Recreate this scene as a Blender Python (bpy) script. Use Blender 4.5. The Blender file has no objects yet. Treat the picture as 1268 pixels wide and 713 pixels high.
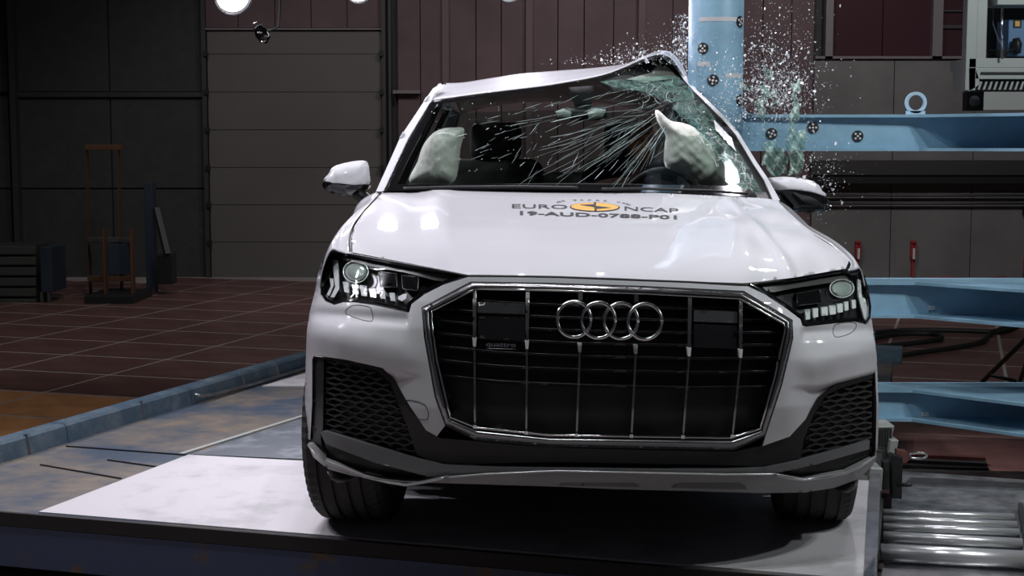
import bpy, bmesh, math, random
import numpy as np
from mathutils import Vector, Matrix
from mathutils.geometry import delaunay_2d_cdt

random.seed(7); rng = np.random.RandomState(7)
sc = bpy.context.scene; COL = sc.collection

# ------------------------------------------------------------------ camera
FPX = 1800.0; CAMH = 1.38; PITCH = math.atan(176.5 / FPX)
CP, SP = math.cos(PITCH), math.sin(PITCH)
cd = bpy.data.cameras.new('camera'); cam = bpy.data.objects.new('camera', cd); COL.objects.link(cam)
cd.sensor_width = 36; cd.lens = FPX / 1268 * 36; cd.clip_end = 200
cam.location = (0, 0, CAMH); cam.rotation_euler = (math.pi / 2 - PITCH, 0, 0); sc.camera = cam

# ------------------------------------------------------------------ world, exposure, lights
w = bpy.data.worlds.new('world'); sc.world = w; w.use_nodes = True
w.node_tree.nodes['Background'].inputs[0].default_value = (0.55, 0.5, 0.6, 1)
w.node_tree.nodes['Background'].inputs[1].default_value = 0.07
sc.view_settings.view_transform = 'Standard'; sc.view_settings.look = 'None'
sc.cycles.caustics_reflective = False; sc.cycles.caustics_refractive = False
sc.view_settings.exposure = 0.0; sc.view_settings.gamma = 1.0

def look(o, target):
    d = Vector(target) - Vector(o.location); o.rotation_euler = d.to_track_quat('-Z', 'Y').to_euler()
def area(name, loc, target, size, power, col=(1, 1, 1), size_y=None):
    l = bpy.data.lights.new(name, 'AREA'); l.size = size; l.energy = power; l.color = col
    if size_y: l.shape = 'RECTANGLE'; l.size_y = size_y
    o = bpy.data.objects.new(name, l); COL.objects.link(o); o.location = loc; look(o, target); return o
def spot(name, loc, target, power, radius=.12, angle=60, col=(1, 1, 1)):
    l = bpy.data.lights.new(name, 'SPOT'); l.energy = power; l.color = col
    l.shadow_soft_size = radius; l.spot_size = math.radians(angle); l.spot_blend = .5
    o = bpy.data.objects.new(name, l); COL.objects.link(o); o.location = loc; look(o, target); return o
LAV = (.95, .90, 1.0)
def bank(loc, target, n, spread, power, rad=.05, col=LAV):
    for k in range(n):
        dx = (k - (n - 1) / 2) * spread; spot('lamp_bank_flood', (loc[0] + dx, loc[1] + .2 * (k % 2), loc[2] + .15 * (k % 2)), target, power, rad, 75, col)
bank((-.6, 7.4, 5.2), (.2, 5.6, .9), 4, .8, 185)
bank((-4.6, 7.2, 4.6), (-.6, 5.7, .3), 3, .5, 200)
bank((-.6, 3.0, 5.6), (.1, 4.8, .6), 3, .9, 122, col=(.95, 1, 1))
bank((4.2, 3.4, 4.4), (2.2, 7.0, .8), 3, .6, 165, col=(.95, 1, 1))
spot('flood_beam', (-3.4, 5.2, 4.6), (-1.0, 5.7, 0), 90, .14, 30, LAV)
spot('flood_beam', (2.1, 8.4, 3.4), (1.05, 5.7, 1.0), 110, .08, 50, LAV)
for lx, ly, tx, ty, pw_, cl in ((-3.6, 9.0, -3.4, 9.6, 170, (1, .98, .97)), (-3.0, 12.0, -2.5, 15.0, 300, (1, .98, .97)), (-1.0, 13.5, -2.5, 18.6, 130, (1, .97, .97)), (4.5, 12.5, 5, 18.6, 520, (1, .98, .97)), (1.5, 13.5, 1, 18.6, 300, (1, .85, .88)), (3.5, 9.5, 3.5, 9.0, 160, (1, .98, .97))):
    spot('hall_fill_spot', (lx, ly, 6.2), (tx, ty, 1.0 if ty > 16 else 0), pw_, .2, 95, cl)  # unseen fill spots added to brighten the floor and back wall

# ------------------------------------------------------------------ projection helpers
def ray(px, py):
    a = (np.asarray(px, float) - 634) / FPX; b = (356.5 - np.asarray(py, float)) / FPX
    ry = CP + b * SP
    return a / ry, (-SP + b * CP) / ry            # X/Y and dZ/Y
def at(px, py, Y):
    a, b = ray(px, py); return (float(a * Y), float(Y), float(CAMH + b * Y))
def gp(px, py, z=0.0):
    a, b = ray(px, py); Y = float((z - CAMH) / b); return (float(a * Y), Y, z)

# ------------------------------------------------------------------ object helpers
def link(o, parent=None):
    COL.objects.link(o)
    if parent is not None: o.parent = parent
    return o
def tag(o, label=None, cat=None, group=None, kind=None):
    if label: o['label'] = label
    if cat: o['category'] = cat
    if group: o['group'] = group
    if kind: o['kind'] = kind
    return o
def empty(name, loc=(0, 0, 0), label=None, cat=None, group=None, parent=None):
    o = bpy.data.objects.new(name, None); o.empty_display_size = .1
    link(o, parent); o.location = loc
    return tag(o, label, cat, group)
def mesh(name, V, F, mat, parent=None, smooth=False, smooth_n=None):
    me = bpy.data.meshes.new(name)
    P = Vector((0, 0, 0))
    if parent is not None:
        q = parent
        while q is not None: P += Vector(q.location); q = q.parent
    me.from_pydata([tuple(float(c) - P[i] for i, c in enumerate(v)) for v in V], [], [tuple(int(i) for i in f) for f in F])
    me.materials.append(mat)
    n = len(me.polygons)
    if smooth:
        k = n if smooth_n is None else smooth_n
        me.polygons.foreach_set('use_smooth', [i < k for i in range(n)])
    me.update()
    o = bpy.data.objects.new(name, me); link(o, parent); return o
def bevel(o, w=.004, seg=2):
    m = o.modifiers.new('bevel', 'BEVEL'); m.width = w; m.segments = seg; m.limit_method = 'ANGLE'; return o
BF = [(0, 3, 2, 1), (4, 5, 6, 7), (0, 1, 5, 4), (1, 2, 6, 5), (2, 3, 7, 6), (3, 0, 4, 7)]
def boxv(c, s, yaw=0, pitch=0, roll=0):
    M = Matrix.Rotation(yaw, 3, 'Z') @ Matrix.Rotation(pitch, 3, 'X') @ Matrix.Rotation(roll, 3, 'Y')
    out = []
    for z in (-.5, .5):
        for x, y in ((-.5, -.5), (.5, -.5), (.5, .5), (-.5, .5)):
            v = M @ Vector((x * s[0], y * s[1], z * s[2])); out.append((v.x + c[0], v.y + c[1], v.z + c[2]))
    return out
class MB:
    def __init__(s): s.V = []; s.F = []
    def add(s, V, F):
        n = len(s.V); s.V += list(V); s.F += [tuple(i + n for i in f) for f in F]; return s
    def box(s, c, d, yaw=0, pitch=0, roll=0): return s.add(boxv(c, d, yaw, pitch, roll), BF)
    def prism(s, poly, z0, z1):
        n = len(poly); V = [(p[0], p[1], z0) for p in poly] + [(p[0], p[1], z1) for p in poly]
        F = [tuple(range(n - 1, -1, -1)), tuple(range(n, 2 * n))] + [(i, (i + 1) % n, n + (i + 1) % n, n + i) for i in range(n)]
        return s.add(V, F)
    def tube(s, pts, r, n=8, caps=True, flat=1.0):
        pts = [Vector(p) for p in pts]; rings = []; rr = r if hasattr(r, '__len__') else [r] * len(pts)
        up = Vector((0, 0, 1))
        for i, p in enumerate(pts):
            t = (pts[min(i + 1, len(pts) - 1)] - pts[max(i - 1, 0)])
            t = t.normalized() if t.length > 1e-9 else Vector((0, 1, 0))
            u = up if abs(t.z) < .95 else Vector((0, 1, 0))
            a = t.cross(u).normalized(); b = a.cross(t).normalized()
            rings.append([tuple(p + (a * math.cos(2 * math.pi * k / n) + b * math.sin(2 * math.pi * k / n) * flat) * rr[i]) for k in range(n)])
        V = [v for rg in rings for v in rg]; F = []
        for i in range(len(pts) - 1):
            for k in range(n): F.append((i * n + k, i * n + (k + 1) % n, (i + 1) * n + (k + 1) % n, (i + 1) * n + k))
        if caps: F += [tuple(range(n - 1, -1, -1)), tuple(range((len(pts) - 1) * n, len(pts) * n))]
        return s.add(V, F)
    def bar(s, a, b, wd, ht):                          # straight square bar between two points
        a, b = Vector(a), Vector(b); t = (b - a).normalized()
        u = Vector((0, 0, 1)) if abs(t.z) < .9 else Vector((0, 1, 0))
        x = t.cross(u).normalized() * wd / 2; z = x.normalized().cross(t).normalized() * ht / 2
        V = [a - x - z, a + x - z, a + x + z, a - x + z, b - x - z, b + x - z, b + x + z, b - x + z]
        return s.add([tuple(v) for v in V], BF)
    def build(s, name, mat, parent=None, smooth=False): return mesh(name, s.V, s.F, mat, parent, smooth)
def box(name, c, d, mat, parent=None, yaw=0, pitch=0, roll=0, bv=0):
    o = MB().box(c, d, yaw, pitch, roll).build(name, mat, parent)
    if bv: bevel(o, bv)
    return o

def crom(P, n):                                       # Catmull-Rom through rows of P (k, ...) -> more rows
    P = np.asarray(P, float); k = len(P); out = []
    for i in range(k - 1):
        p0 = P[i - 1] if i > 0 else 2 * P[0] - P[1]; p1 = P[i]; p2 = P[i + 1]
        p3 = P[i + 2] if i + 2 < k else 2 * P[-1] - P[-2]
        for j in range(n):
            t = j / n
            out.append(.5 * ((2 * p1) + (-p0 + p2) * t + (2 * p0 - 5 * p1 + 4 * p2 - p3) * t * t + (-p0 + 3 * p1 - 3 * p2 + p3) * t ** 3))
    out.append(P[-1]); return np.array(out)
def loft(name, rows, mat, parent=None, nu=6, nv=6, thick=0, wob=None):
    G = crom(rows, nu); G = crom(G.transpose(1, 0, 2), nv).transpose(1, 0, 2)
    if wob is not None: G = wob(G)
    a, b = G.shape[:2]; V = G.reshape(-1, 3)
    F = [(i * b + j, i * b + j + 1, (i + 1) * b + j + 1, (i + 1) * b + j) for i in range(a - 1) for j in range(b - 1)]
    o = mesh(name, V, F, mat, parent, True)
    if thick:
        m = o.modifiers.new('solid', 'SOLIDIFY'); m.thickness = thick; m.offset = 0
    return o
def inside(px, py, poly):
    px = np.asarray(px); py = np.asarray(py); r = np.zeros(px.shape, bool); n = len(poly); j = n - 1
    for i in range(n):
        xi, yi = poly[i]; xj, yj = poly[j]
        if yi != yj:
            c = ((yi > py) != (yj > py)) & (px < (xj - xi) * (py - yi) / (yj - yi) + xi); r ^= c
        j = i
    return r
def dist(px, py, poly, closed=True):
    px = np.asarray(px, float); py = np.asarray(py, float); d = np.full(px.shape, 1e9); n = len(poly)
    for i in range(n if closed else n - 1):
        x0, y0 = poly[i]; x1, y1 = poly[(i + 1) % n]; dx, dy = x1 - x0, y1 - y0; L = dx * dx + dy * dy + 1e-12
        t = np.clip(((px - x0) * dx + (py - y0) * dy) / L, 0, 1)
        d = np.minimum(d, np.hypot(px - x0 - t * dx, py - y0 - t * dy))
    return d
def resample(poly, step, closed=True):
    out = []; n = len(poly)
    for i in range(n if closed else n - 1):
        p, q = poly[i], poly[(i + 1) % n]; L = math.hypot(q[0] - p[0], q[1] - p[1]); k = max(1, int(round(L / step)))
        for j in range(k): out.append((p[0] + (q[0] - p[0]) * j / k, p[1] + (q[1] - p[1]) * j / k))
    if not closed: out.append(tuple(poly[-1]))
    return out
def soften(poly, n=4, closed=True):                   # rounded version of an outline (Catmull-Rom)
    P = np.array(list(poly[-2:]) + list(poly) + list(poly[:2]) if closed else poly, float)
    G = crom(P, n)
    return [tuple(p) for p in (G[2 * n:-(n + 1)] if closed else G)]
def tri2d(poly, holes, step):
    loops = [resample(poly, step)] + [resample(h, step) for h in holes]
    pts = []; edges = []
    for lp in loops:
        s = len(pts); pts += lp; edges += [(s + i, s + (i + 1) % len(lp)) for i in range(len(lp))]
    xs = [p[0] for p in poly]; ys = [p[1] for p in poly]
    gx = np.arange(min(xs), max(xs), step); gy = np.arange(min(ys), max(ys), step * .87)
    X, Y = np.meshgrid(gx.astype(float), gy.astype(float)); X[1::2] += step / 2; X = X.ravel(); Y = Y.ravel()
    ok = inside(X, Y, poly)
    for h in holes: ok &= ~inside(X, Y, h)
    X, Y = X[ok], Y[ok]
    ok = dist(X, Y, poly) > step * .55
    for h in holes: ok &= dist(X, Y, h) > step * .55
    pts += list(zip(X[ok].tolist(), Y[ok].tolist()))
    v, e, f, *_ = delaunay_2d_cdt([Vector(p) for p in pts], edges, [], 0, 1e-5)
    V = np.array([(p.x, p.y) for p in v]); T = np.array([t for t in f if len(t) == 3])
    C = V[T].mean(1); ok = inside(C[:, 0], C[:, 1], poly)
    for h in holes: ok &= ~inside(C[:, 0], C[:, 1], h)
    T = T[ok]; a, b, c = V[T[:, 0]], V[T[:, 1]], V[T[:, 2]]
    ar = (b[:, 0] - a[:, 0]) * (c[:, 1] - a[:, 1]) - (b[:, 1] - a[:, 1]) * (c[:, 0] - a[:, 0])
    T = T.copy(); T[ar > 0] = T[ar > 0][:, ::-1]; T = T[np.abs(ar) > 1e-9]
    return V, T
def bedges(T):
    s = {}
    for t in T:
        for i in range(3):
            a, b = int(t[i]), int(t[(i + 1) % 3])
            if (b, a) in s: del s[(b, a)]
            else: s[(a, b)] = 1
    return list(s)
def panel(name, poly, surf, mat, parent=None, holes=(), step=5, thick=.012, off=0.0, relief=None, thickdir=(0, 1, 0)):
    """a skin panel whose outline is mapped onto a curved surface, with a turned-in rim"""
    V2, T = tri2d(poly, list(holes), step)
    P = surf(V2[:, 0], V2[:, 1], off if relief is None else off + relief(V2[:, 0], V2[:, 1]))
    n = len(P); F = [tuple(t) for t in T]
    be = bedges(T); V = list(map(tuple, P)); nf = len(F)
    if thick:
        ids = sorted({i for e in be for i in e}); m1 = {}; m2 = {}
        td = np.array(thickdir, float)
        for i in ids:
            m1[i] = len(V); V.append(tuple(P[i])); m2[i] = len(V); V.append(tuple(P[i] + td * thick))
        for a, b in be: F.append((m1[a], m2[a], m2[b], m1[b]))
    o = mesh(name, V, F, mat, parent, True, nf)
    return o
def pillow(name, poly, Y, T, mat, parent=None, outline=None, step=4, wrk=0.0, both=True, pw=.5, slope=0.0, lean=0.0):
    """rounded solid whose silhouette is an outline at distance Y, T thick at its middle"""
    V2, tr = tri2d(poly, [], step); ol = outline or poly
    d = dist(V2[:, 0], V2[:, 1], ol); dm = d.max() + 1e-6; t = np.clip(d / dm, 0, 1)
    hgt = T / 2 * (1 - (1 - t) ** 2) ** pw
    if wrk:
        x, y = V2[:, 0], V2[:, 1]
        hgt += wrk * t ** .5 * (np.sin(x * .33 + np.sin(y * .21) * 2) + .8 * np.sin(y * .45 + np.sin(x * .3) * 1.7) + .5 * np.sin(x * .7 - y * .6))
    hgt = hgt.astype(float); cx, cy = np.mean([p[0] for p in ol]), np.mean([p[1] for p in ol])
    Yc = Y + slope * (V2[:, 0] - cx) + lean * (V2[:, 1] - cy)
    a, b = ray(V2[:, 0], V2[:, 1])
    Yf, Yb = Yc - hgt, Yc + hgt
    # both halves share the silhouette of the middle sheet, so widths stay true
    A = np.stack([a * Yc, Yf, CAMH + b * Yc], 1); B = np.stack([a * Yc, Yb, CAMH + b * Yc], 1)
    n = len(A); F = [tuple(q) for q in tr] + [tuple(q[::-1] + n) for q in tr]
    nf = len(F)
    for p, q in bedges(tr): F.append((p, p + n, q + n, q))
    return mesh(name, list(A) + list(B), F, mat, parent, True, nf)
def bisect(fn, px, py, lo, hi, n=170):
    a, b = ray(px, py); ys = np.linspace(lo, hi, n); best = np.full(a.shape, np.nan); bestv = np.full(a.shape, 1e9); bm = np.full(a.shape, hi)
    prev = None
    for y in ys:
        v = fn(a * y, y, CAMH + b * y)                 # negative in front of the surface, positive behind
        if prev is not None:
            c = np.isnan(best) & (prev < 0) & (v >= 0)
            yy = y - (ys[1] - ys[0]) * v / np.where(np.abs(v - prev) < 1e-9, 1e-9, v - prev)
            best = np.where(c, yy, best)
        m = np.abs(v) < bestv; bestv = np.where(m, np.abs(v), bestv); bm = np.where(m, y, bm); prev = v
    h_ = ys[1] - ys[0]; f0 = fn(a * (bm - h_), bm - h_, CAMH + b * (bm - h_)); f1 = fn(a * bm, bm, CAMH + b * bm); f2 = fn(a * (bm + h_), bm + h_, CAMH + b * (bm + h_))
    dn = f0 - 2 * f1 + f2; bm = bm + np.clip(np.where(np.abs(dn) > 1e-7, .5 * h_ * (f0 - f2) / np.where(np.abs(dn) > 1e-7, dn, 1), 0), -h_, h_)
    Y = np.where(np.isnan(best), bm, best)
    for _ in range(3):
        e = 1e-3; v0 = fn(a * Y, Y, CAMH + b * Y); v1 = fn(a * (Y + e), Y + e, CAMH + b * (Y + e)); g = (v1 - v0) / e
        st = np.clip(-v0 / np.where(np.abs(g) < .05, 1e9, g), -.01, .01); Y = np.where(np.isnan(best), Y, Y + st)
    return a, b, Y
def ss(x, a, b): t = np.clip((x - a) / (b - a), 0, 1); return t * t * (3 - 2 * t)

# ------------------------------------------------------------------ materials
def mat(name, col, rough=.5, metal=0., spec=.5, coat=0., var=0., vscale=8., bump=0., bscale=60., alpha=1., trans=0., emit=None, estr=1., col2=None, thr=None, stretch=None, sheen=0):
    m = bpy.data.materials.new(name); m.use_nodes = True; nt = m.node_tree; b = nt.nodes['Principled BSDF']
    def I(k, v):
        if k in b.inputs: b.inputs[k].default_value = v
    c = (*col, 1); I('Base Color', c); I('Roughness', rough); I('Metallic', metal); I('Specular IOR Level', spec)
    I('Coat Weight', coat); I('Coat Roughness', .03); I('Alpha', alpha); I('Transmission Weight', trans)
    if emit: I('Emission Color', (*emit, 1)); I('Emission Strength', estr)
    tc = nt.nodes.new('ShaderNodeTexCoord'); vec = tc.outputs['Object']
    if stretch:
        mp = nt.nodes.new('ShaderNodeMapping'); mp.inputs['Scale'].default_value = stretch; nt.links.new(vec, mp.inputs[0]); vec = mp.outputs[0]
    if var or col2:
        nz = nt.nodes.new('ShaderNodeTexNoise'); nz.inputs['Scale'].default_value = vscale; nz.inputs['Detail'].default_value = 8
        nz.inputs['Roughness'].default_value = .65
        nt.links.new(vec, nz.inputs['Vector'])
        cr = nt.nodes.new('ShaderNodeValToRGB'); e = cr.color_ramp.elements
        lo, hi = thr or (.35, .65); e[0].position = lo; e[1].position = hi
        e[0].color = (*[max(0, x * (1 - var)) for x in col], 1); e[1].color = (*(col2 or [min(1, x * (1 + var)) for x in col]), 1)
        nt.links.new(nz.outputs[0], cr.inputs[0]); nt.links.new(cr.outputs[0], b.inputs['Base Color'])
    if bump:
        n2 = nt.nodes.new('ShaderNodeTexNoise'); n2.inputs['Scale'].default_value = bscale; n2.inputs['Detail'].default_value = 4
        nt.links.new(vec, n2.inputs['Vector'])
        bp = nt.nodes.new('ShaderNodeBump'); bp.inputs['Strength'].default_value = bump; bp.inputs['Distance'].default_value = .01
        nt.links.new(n2.outputs[0], bp.inputs['Height']); nt.links.new(bp.outputs[0], b.inputs['Normal'])
    return m
def glassmat(name, tint, refl=.08, rough=.02, graz=.14, body=0.0, bodycol=(.5, .7, .65)):
    m = bpy.data.materials.new(name); m.use_nodes = True; nt = m.node_tree; nt.nodes.remove(nt.nodes['Principled BSDF'])
    out = nt.nodes['Material Output']; t = nt.nodes.new('ShaderNodeBsdfTransparent'); t.inputs[0].default_value = (*tint, 1)
    g = nt.nodes.new('ShaderNodeBsdfGlossy'); g.inputs['Roughness'].default_value = rough
    lw = nt.nodes.new('ShaderNodeLayerWeight'); lw.inputs[0].default_value = .5
    pw = nt.nodes.new('ShaderNodeMath'); pw.operation = 'POWER'; pw.inputs[1].default_value = 5; nt.links.new(lw.outputs['Facing'], pw.inputs[0])
    ma = nt.nodes.new('ShaderNodeMath'); ma.operation = 'MULTIPLY_ADD'; ma.inputs[1].default_value = graz; ma.inputs[2].default_value = refl * .5; nt.links.new(pw.outputs[0], ma.inputs[0])
    mx = nt.nodes.new('ShaderNodeMixShader'); nt.links.new(ma.outputs[0], mx.inputs[0])
    if body:
        d = nt.nodes.new('ShaderNodeBsdfDiffuse'); d.inputs[0].default_value = (*bodycol, 1)
        m2 = nt.nodes.new('ShaderNodeMixShader'); m2.inputs[0].default_value = body
        nt.links.new(t.outputs[0], m2.inputs[1]); nt.links.new(d.outputs[0], m2.inputs[2]); nt.links.new(m2.outputs[0], mx.inputs[1])
    else: nt.links.new(t.outputs[0], mx.inputs[1])
    nt.links.new(g.outputs[0], mx.inputs[2]); nt.links.new(mx.outputs[0], out.inputs[0]); return m
M = {}
M['paint'] = mat('white_paint', (.68, .68, .715), .5, spec=.12, coat=.85)
M['grey_paint'] = mat('satin_grey_paint', (.16, .165, .17), .38, .3)
M['lip_paint'] = mat('silver_lip_paint', (.62, .62, .64), .3, .5)
M['black'] = mat('black_plastic', (.012, .012, .013), .45)
M['black_gloss'] = mat('gloss_black', (.008, .008, .009), .08, coat=.6)
M['mesh'] = mat('mesh_plastic', (.035, .035, .036), .4)
M['chrome'] = mat('chrome', (.75, .75, .77), .12, 1.)
M['satin_chrome'] = mat('satin_chrome', (.30, .30, .31), .26, 1.)
M['slat_edge'] = mat('slat_edge', (.09, .09, .092), .3, .8)
M['rubber'] = mat('tyre_rubber', (.03, .029, .028), .75, bump=.15, bscale=200)
M['rim'] = mat('alloy', (.3, .3, .31), .35, .9)
M['glass'] = glassmat('windshield_glass', (.78, .83, .81), refl=.02, rough=.04)
M['glass_side'] = glassmat('side_glass', (.75, .8, .78))
M['lampglass'] = glassmat('lamp_cover', (.93, .95, .95))
M['crack'] = mat('cracked_glass_glint', (.38, .48, .46), .3, bump=.3)  # pale copy of the crack material, painted glints on some fractures
M['crack_dim'] = mat('cracked_glass_dim', (.085, .125, .115), .4)
M['crazed'] = glassmat('crazed_glass', (.8, .92, .88), refl=.01, rough=.5, graz=.04, body=.16, bodycol=(.22, .42, .34))
M['shard'] = mat('glass_shard', (.86, .88, .9), .15, spec=.8)
M['greenglass'] = mat('green_laminated_glass', (.30, .50, .44), .25, spec=.8, var=.35, vscale=30, bump=.8, bscale=70)
M['lens'] = mat('lens', (.82, .95, .86), .08, .5, coat=1)
M['drl'] = mat('light_guide', (.8, .82, .82), .15, spec=.8)
M['lampdark'] = mat('lamp_interior', (.02, .02, .021), .3)
M['lampbrow'] = mat('lamp_brow', (.10, .095, .095), .35)
M['scrap'] = glassmat('scrap_glass', (.85, .93, .9), refl=.06, rough=.3, graz=.2, body=.16, bodycol=(.62, .80, .73))
M['bag'] = mat('airbag_fabric', (.78, .79, .73), .85, bump=1.0, bscale=9)
M['interior'] = mat('dark_interior', (.02, .02, .021), .8)
M['seat'] = mat('seat_fabric', (.022, .02, .02), .8)
M['liner'] = mat('roof_lining', (.32, .31, .27), .9)
M['skin'] = mat('dummy_vinyl', (.30, .13, .07), .6)
M['dummy_cloth'] = mat('dummy_cloth', (.10, .05, .04), .9)
M['print'] = mat('black_print', (.02, .02, .025), .6)
M['orange'] = mat('orange_print', (.75, .42, .10), .5)
M['blue'] = mat('pole_blue', (.27, .46, .61), .42, var=.18, vscale=3, bump=.1, bscale=30)
M['blue_worn'] = mat('deck_blue', (.055, .078, .110), .5, col2=(.20, .165, .125), thr=(.42, .66), vscale=2.6, bump=.25, bscale=25)
M['blue_kerb'] = mat('kerb_blue', (.06, .10, .14), .42, col2=(.18, .22, .24), thr=(.45, .8), vscale=7, bump=.2)
M['navy'] = mat('navy_face', (.03, .045, .10), .6, col2=(.09, .055, .03), thr=(.54, .60), vscale=3.0)
M['whiteplate'] = mat('white_painted_plate', (.58, .565, .59), .5, col2=(.34, .34, .35), thr=(.50, .74), vscale=3.5, bump=.2, bscale=15)
M['greyplate'] = mat('worn_grey_plate', (.11, .13, .15), .4, col2=(.30, .32, .36), thr=(.5, .75), vscale=6, bump=.3)
M['rubberstrip'] = mat('dark_edge', (.012, .009, .009), .8)
M['tile'] = mat('red_tile', (.125, .062, .056), .35, var=.25, vscale=2.5, bump=.05)
M['tile_orange'] = mat('orange_tile', (.50, .23, .10), .45, var=.2, vscale=4)
M['grout'] = mat('grout', (.30, .27, .26), .8)
M['slab'] = mat('floor_slab', (.02, .018, .018), .7)
M['wall_dark'] = mat('dark_cladding', (.034, .037, .036), .8, var=.15)
M['flare_tint'] = mat('flare_tinted_cladding', (.100, .066, .073), .7, var=.15, vscale=2)  # red of the lens haze put into the cladding colour
M['flare_tinted_rib'] = mat('flare_tinted_rib', (.12, .082, .088), .6)
M['glaze'] = mat('dark_glazing', (.05, .022, .028), .2)
M['door'] = mat('door_panel', (.105, .098, .094), .6, var=.06, vscale=1)
M['steel_dark'] = mat('dark_steel', (.05, .05, .05), .5, .3)
M['post'] = mat('grey_post', (.17, .155, .16), .6)
M['concrete'] = mat('grey_concrete', (.15, .15, .15), .85, var=.15, vscale=1.5)
M['steel'] = mat('steel', (.42, .42, .44), .28, .9, var=.25, vscale=12, bump=.1)
M['roller'] = mat('roller_steel', (.85, .85, .87), .30, .72, bump=.05, bscale=8)
M['wornsteel'] = mat('worn_steel_plate', (.17, .175, .18), .4, .45, col2=(.40, .41, .43), thr=(.4, .7), vscale=9, bump=.3, bscale=12)
M['alu'] = mat('aluminium', (.42, .44, .42), .45, .3)
M['redbrown'] = mat('red_brown', (.16, .06, .05), .6)
M['red'] = mat('red', (.35, .03, .03), .5)
M['mast_orange'] = mat('mast_orange', (.09, .042, .018), .6)
M['steelblue'] = mat('dull_blue', (.018, .03, .05), .6)
M['slat'] = mat('dull_slat', (.05, .052, .05), .6)
M['cable'] = mat('cable', (.01, .01, .01), .6)
M['marker_black'] = mat('marker_black', (.015, .015, .017), .6)
M['marker_white'] = mat('marker_white', (.75, .72, .72), .6)
M['lampglow'] = mat('lamp_glow', (1, 1, 1), .3, emit=(1, .98, 1), estr=9)
M['tape'] = mat('tape_white', (.62, .62, .64), .6)
M['case_blue'] = mat('case_blue', (.12, .24, .42), .5)

# ================================================================== THE SETTING
YAW = math.radians(-17.2)                              # the rig stands askew to the camera
U = np.array([math.cos(YAW), math.sin(YAW)]); W = np.array([-math.sin(YAW), math.cos(YAW)])
FZ = -.30
fl = MB().box((0, 11, FZ - .06), (30, 26, .1)).build('floor', M['slab']); tag(fl, kind='structure', label='dark red tiled floor of the test hall')
# floor tiles with recessed joints, laid along the rig
o0 = np.array(gp(53.9, 485.9, FZ)[:2]); TA, TB = .90, .80
tile_meshes = {}
for key in ('tile', 'tile_orange'):
    b = MB().box((0, 0, 0), (TA - .026, TB - .036, .006)); me = bpy.data.meshes.new('tile'); me.from_pydata(b.V, [], b.F); me.materials.append(M[key]); tile_meshes[key] = me
grout = MB().box((0, 11, FZ - .003), (30, 26, .006)).build('grout_bed', M['grout'], fl)
cnt = 0
for i in range(-6, 14):
    for j in range(-3, 13):
        c = o0 + U * (i + .5) * TA + W * (j + .5) * TB
        if c[1] > 18.2 or c[1] < 5 or cnt > 290: continue
        pxl = 634 + c[0] / c[1] * 1800
        if pxl < -250 or pxl > 1500: continue
        o = bpy.data.objects.new('tile', tile_meshes['tile_orange' if (j < -.5 and j >= -3 and i < 3) else 'tile'])
        link(o, fl); o.location = (c[0], c[1], FZ - .0018); o.rotation_euler = (0, 0, YAW); cnt += 1
WY = 18.6; S = WY / 1800
def wx(px): return (px - 634) * S
def wz(py): return CAMH + (180 - py) * S
def wbox(name, x0, x1, y0, y1, mt, parent=None, d=.1, dep=0, bv=0):
    return box(name, ((wx(x0) + wx(x1)) / 2, WY - d / 2 - dep, (wz(y0) + wz(y1)) / 2), (abs(wx(x1) - wx(x0)), d, abs(wz(y1) - wz(y0))), mt, parent, bv=bv)
wall = box('wall_back', (0, WY + .2, 3), (30, .3, 6.8), M['wall_dark']); tag(wall, kind='structure')
box_l = box('wall_left', (-11.5, 9, 3), (.3, 20, 6.8), M['wall_dark']); tag(box_l, kind='structure')
box_r = box('wall_right', (13, 9, 3), (.3, 20, 6.8), M['concrete']); tag(box_r, kind='structure')
ceil = box('ceiling', (0, 9, 6.5), (28, 22, .2), M['wall_dark']); tag(ceil, kind='structure')
# left dark cladding: sheets, a stanchion and a rail
for x0, x1 in ((-120, 22), (29, 140), (142, 258)):
    for y0, y1 in ((-140, 114), (121, 232), (234, 352)): wbox('cladding_sheet', x0, x1, y0, y1, M['wall_dark'], wall, .03)
wbox('stanchion', 22, 29, -140, 352, M['steel_dark'], wall, .16)
wbox('girt', 29, 258, 115, 121, M['steel_dark'], wall, .08)
# upper cladding, reddened so its colour carries the lens flare
xs = [258, 300, 345, 389, 433, 476]
for a, b in zip(xs[:-1], xs[1:]): wbox('flare_tinted_sheet', a + .5, b - .5, -140, 37, M['flare_tint'], wall, .04)
xs = [494, 522, 553, 590, 621, 655, 690, 722, 758, 792, 830, 868, 905, 940, 975, 1003]
for k, (a, b) in enumerate(zip(xs[:-1], xs[1:])): wbox('flare_tinted_sheet', a + .6, b - .6, -140, 346, M['flare_tint'], wall, .04, (k % 2) * .012)
for x in (553, 655, 792): wbox('rib', x - 4, x + 4, -140, 346, M['flare_tinted_rib'], wall, .1)
wbox('ledge', 489, 522, 113, 117, M['post'], wall, .14)
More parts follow.
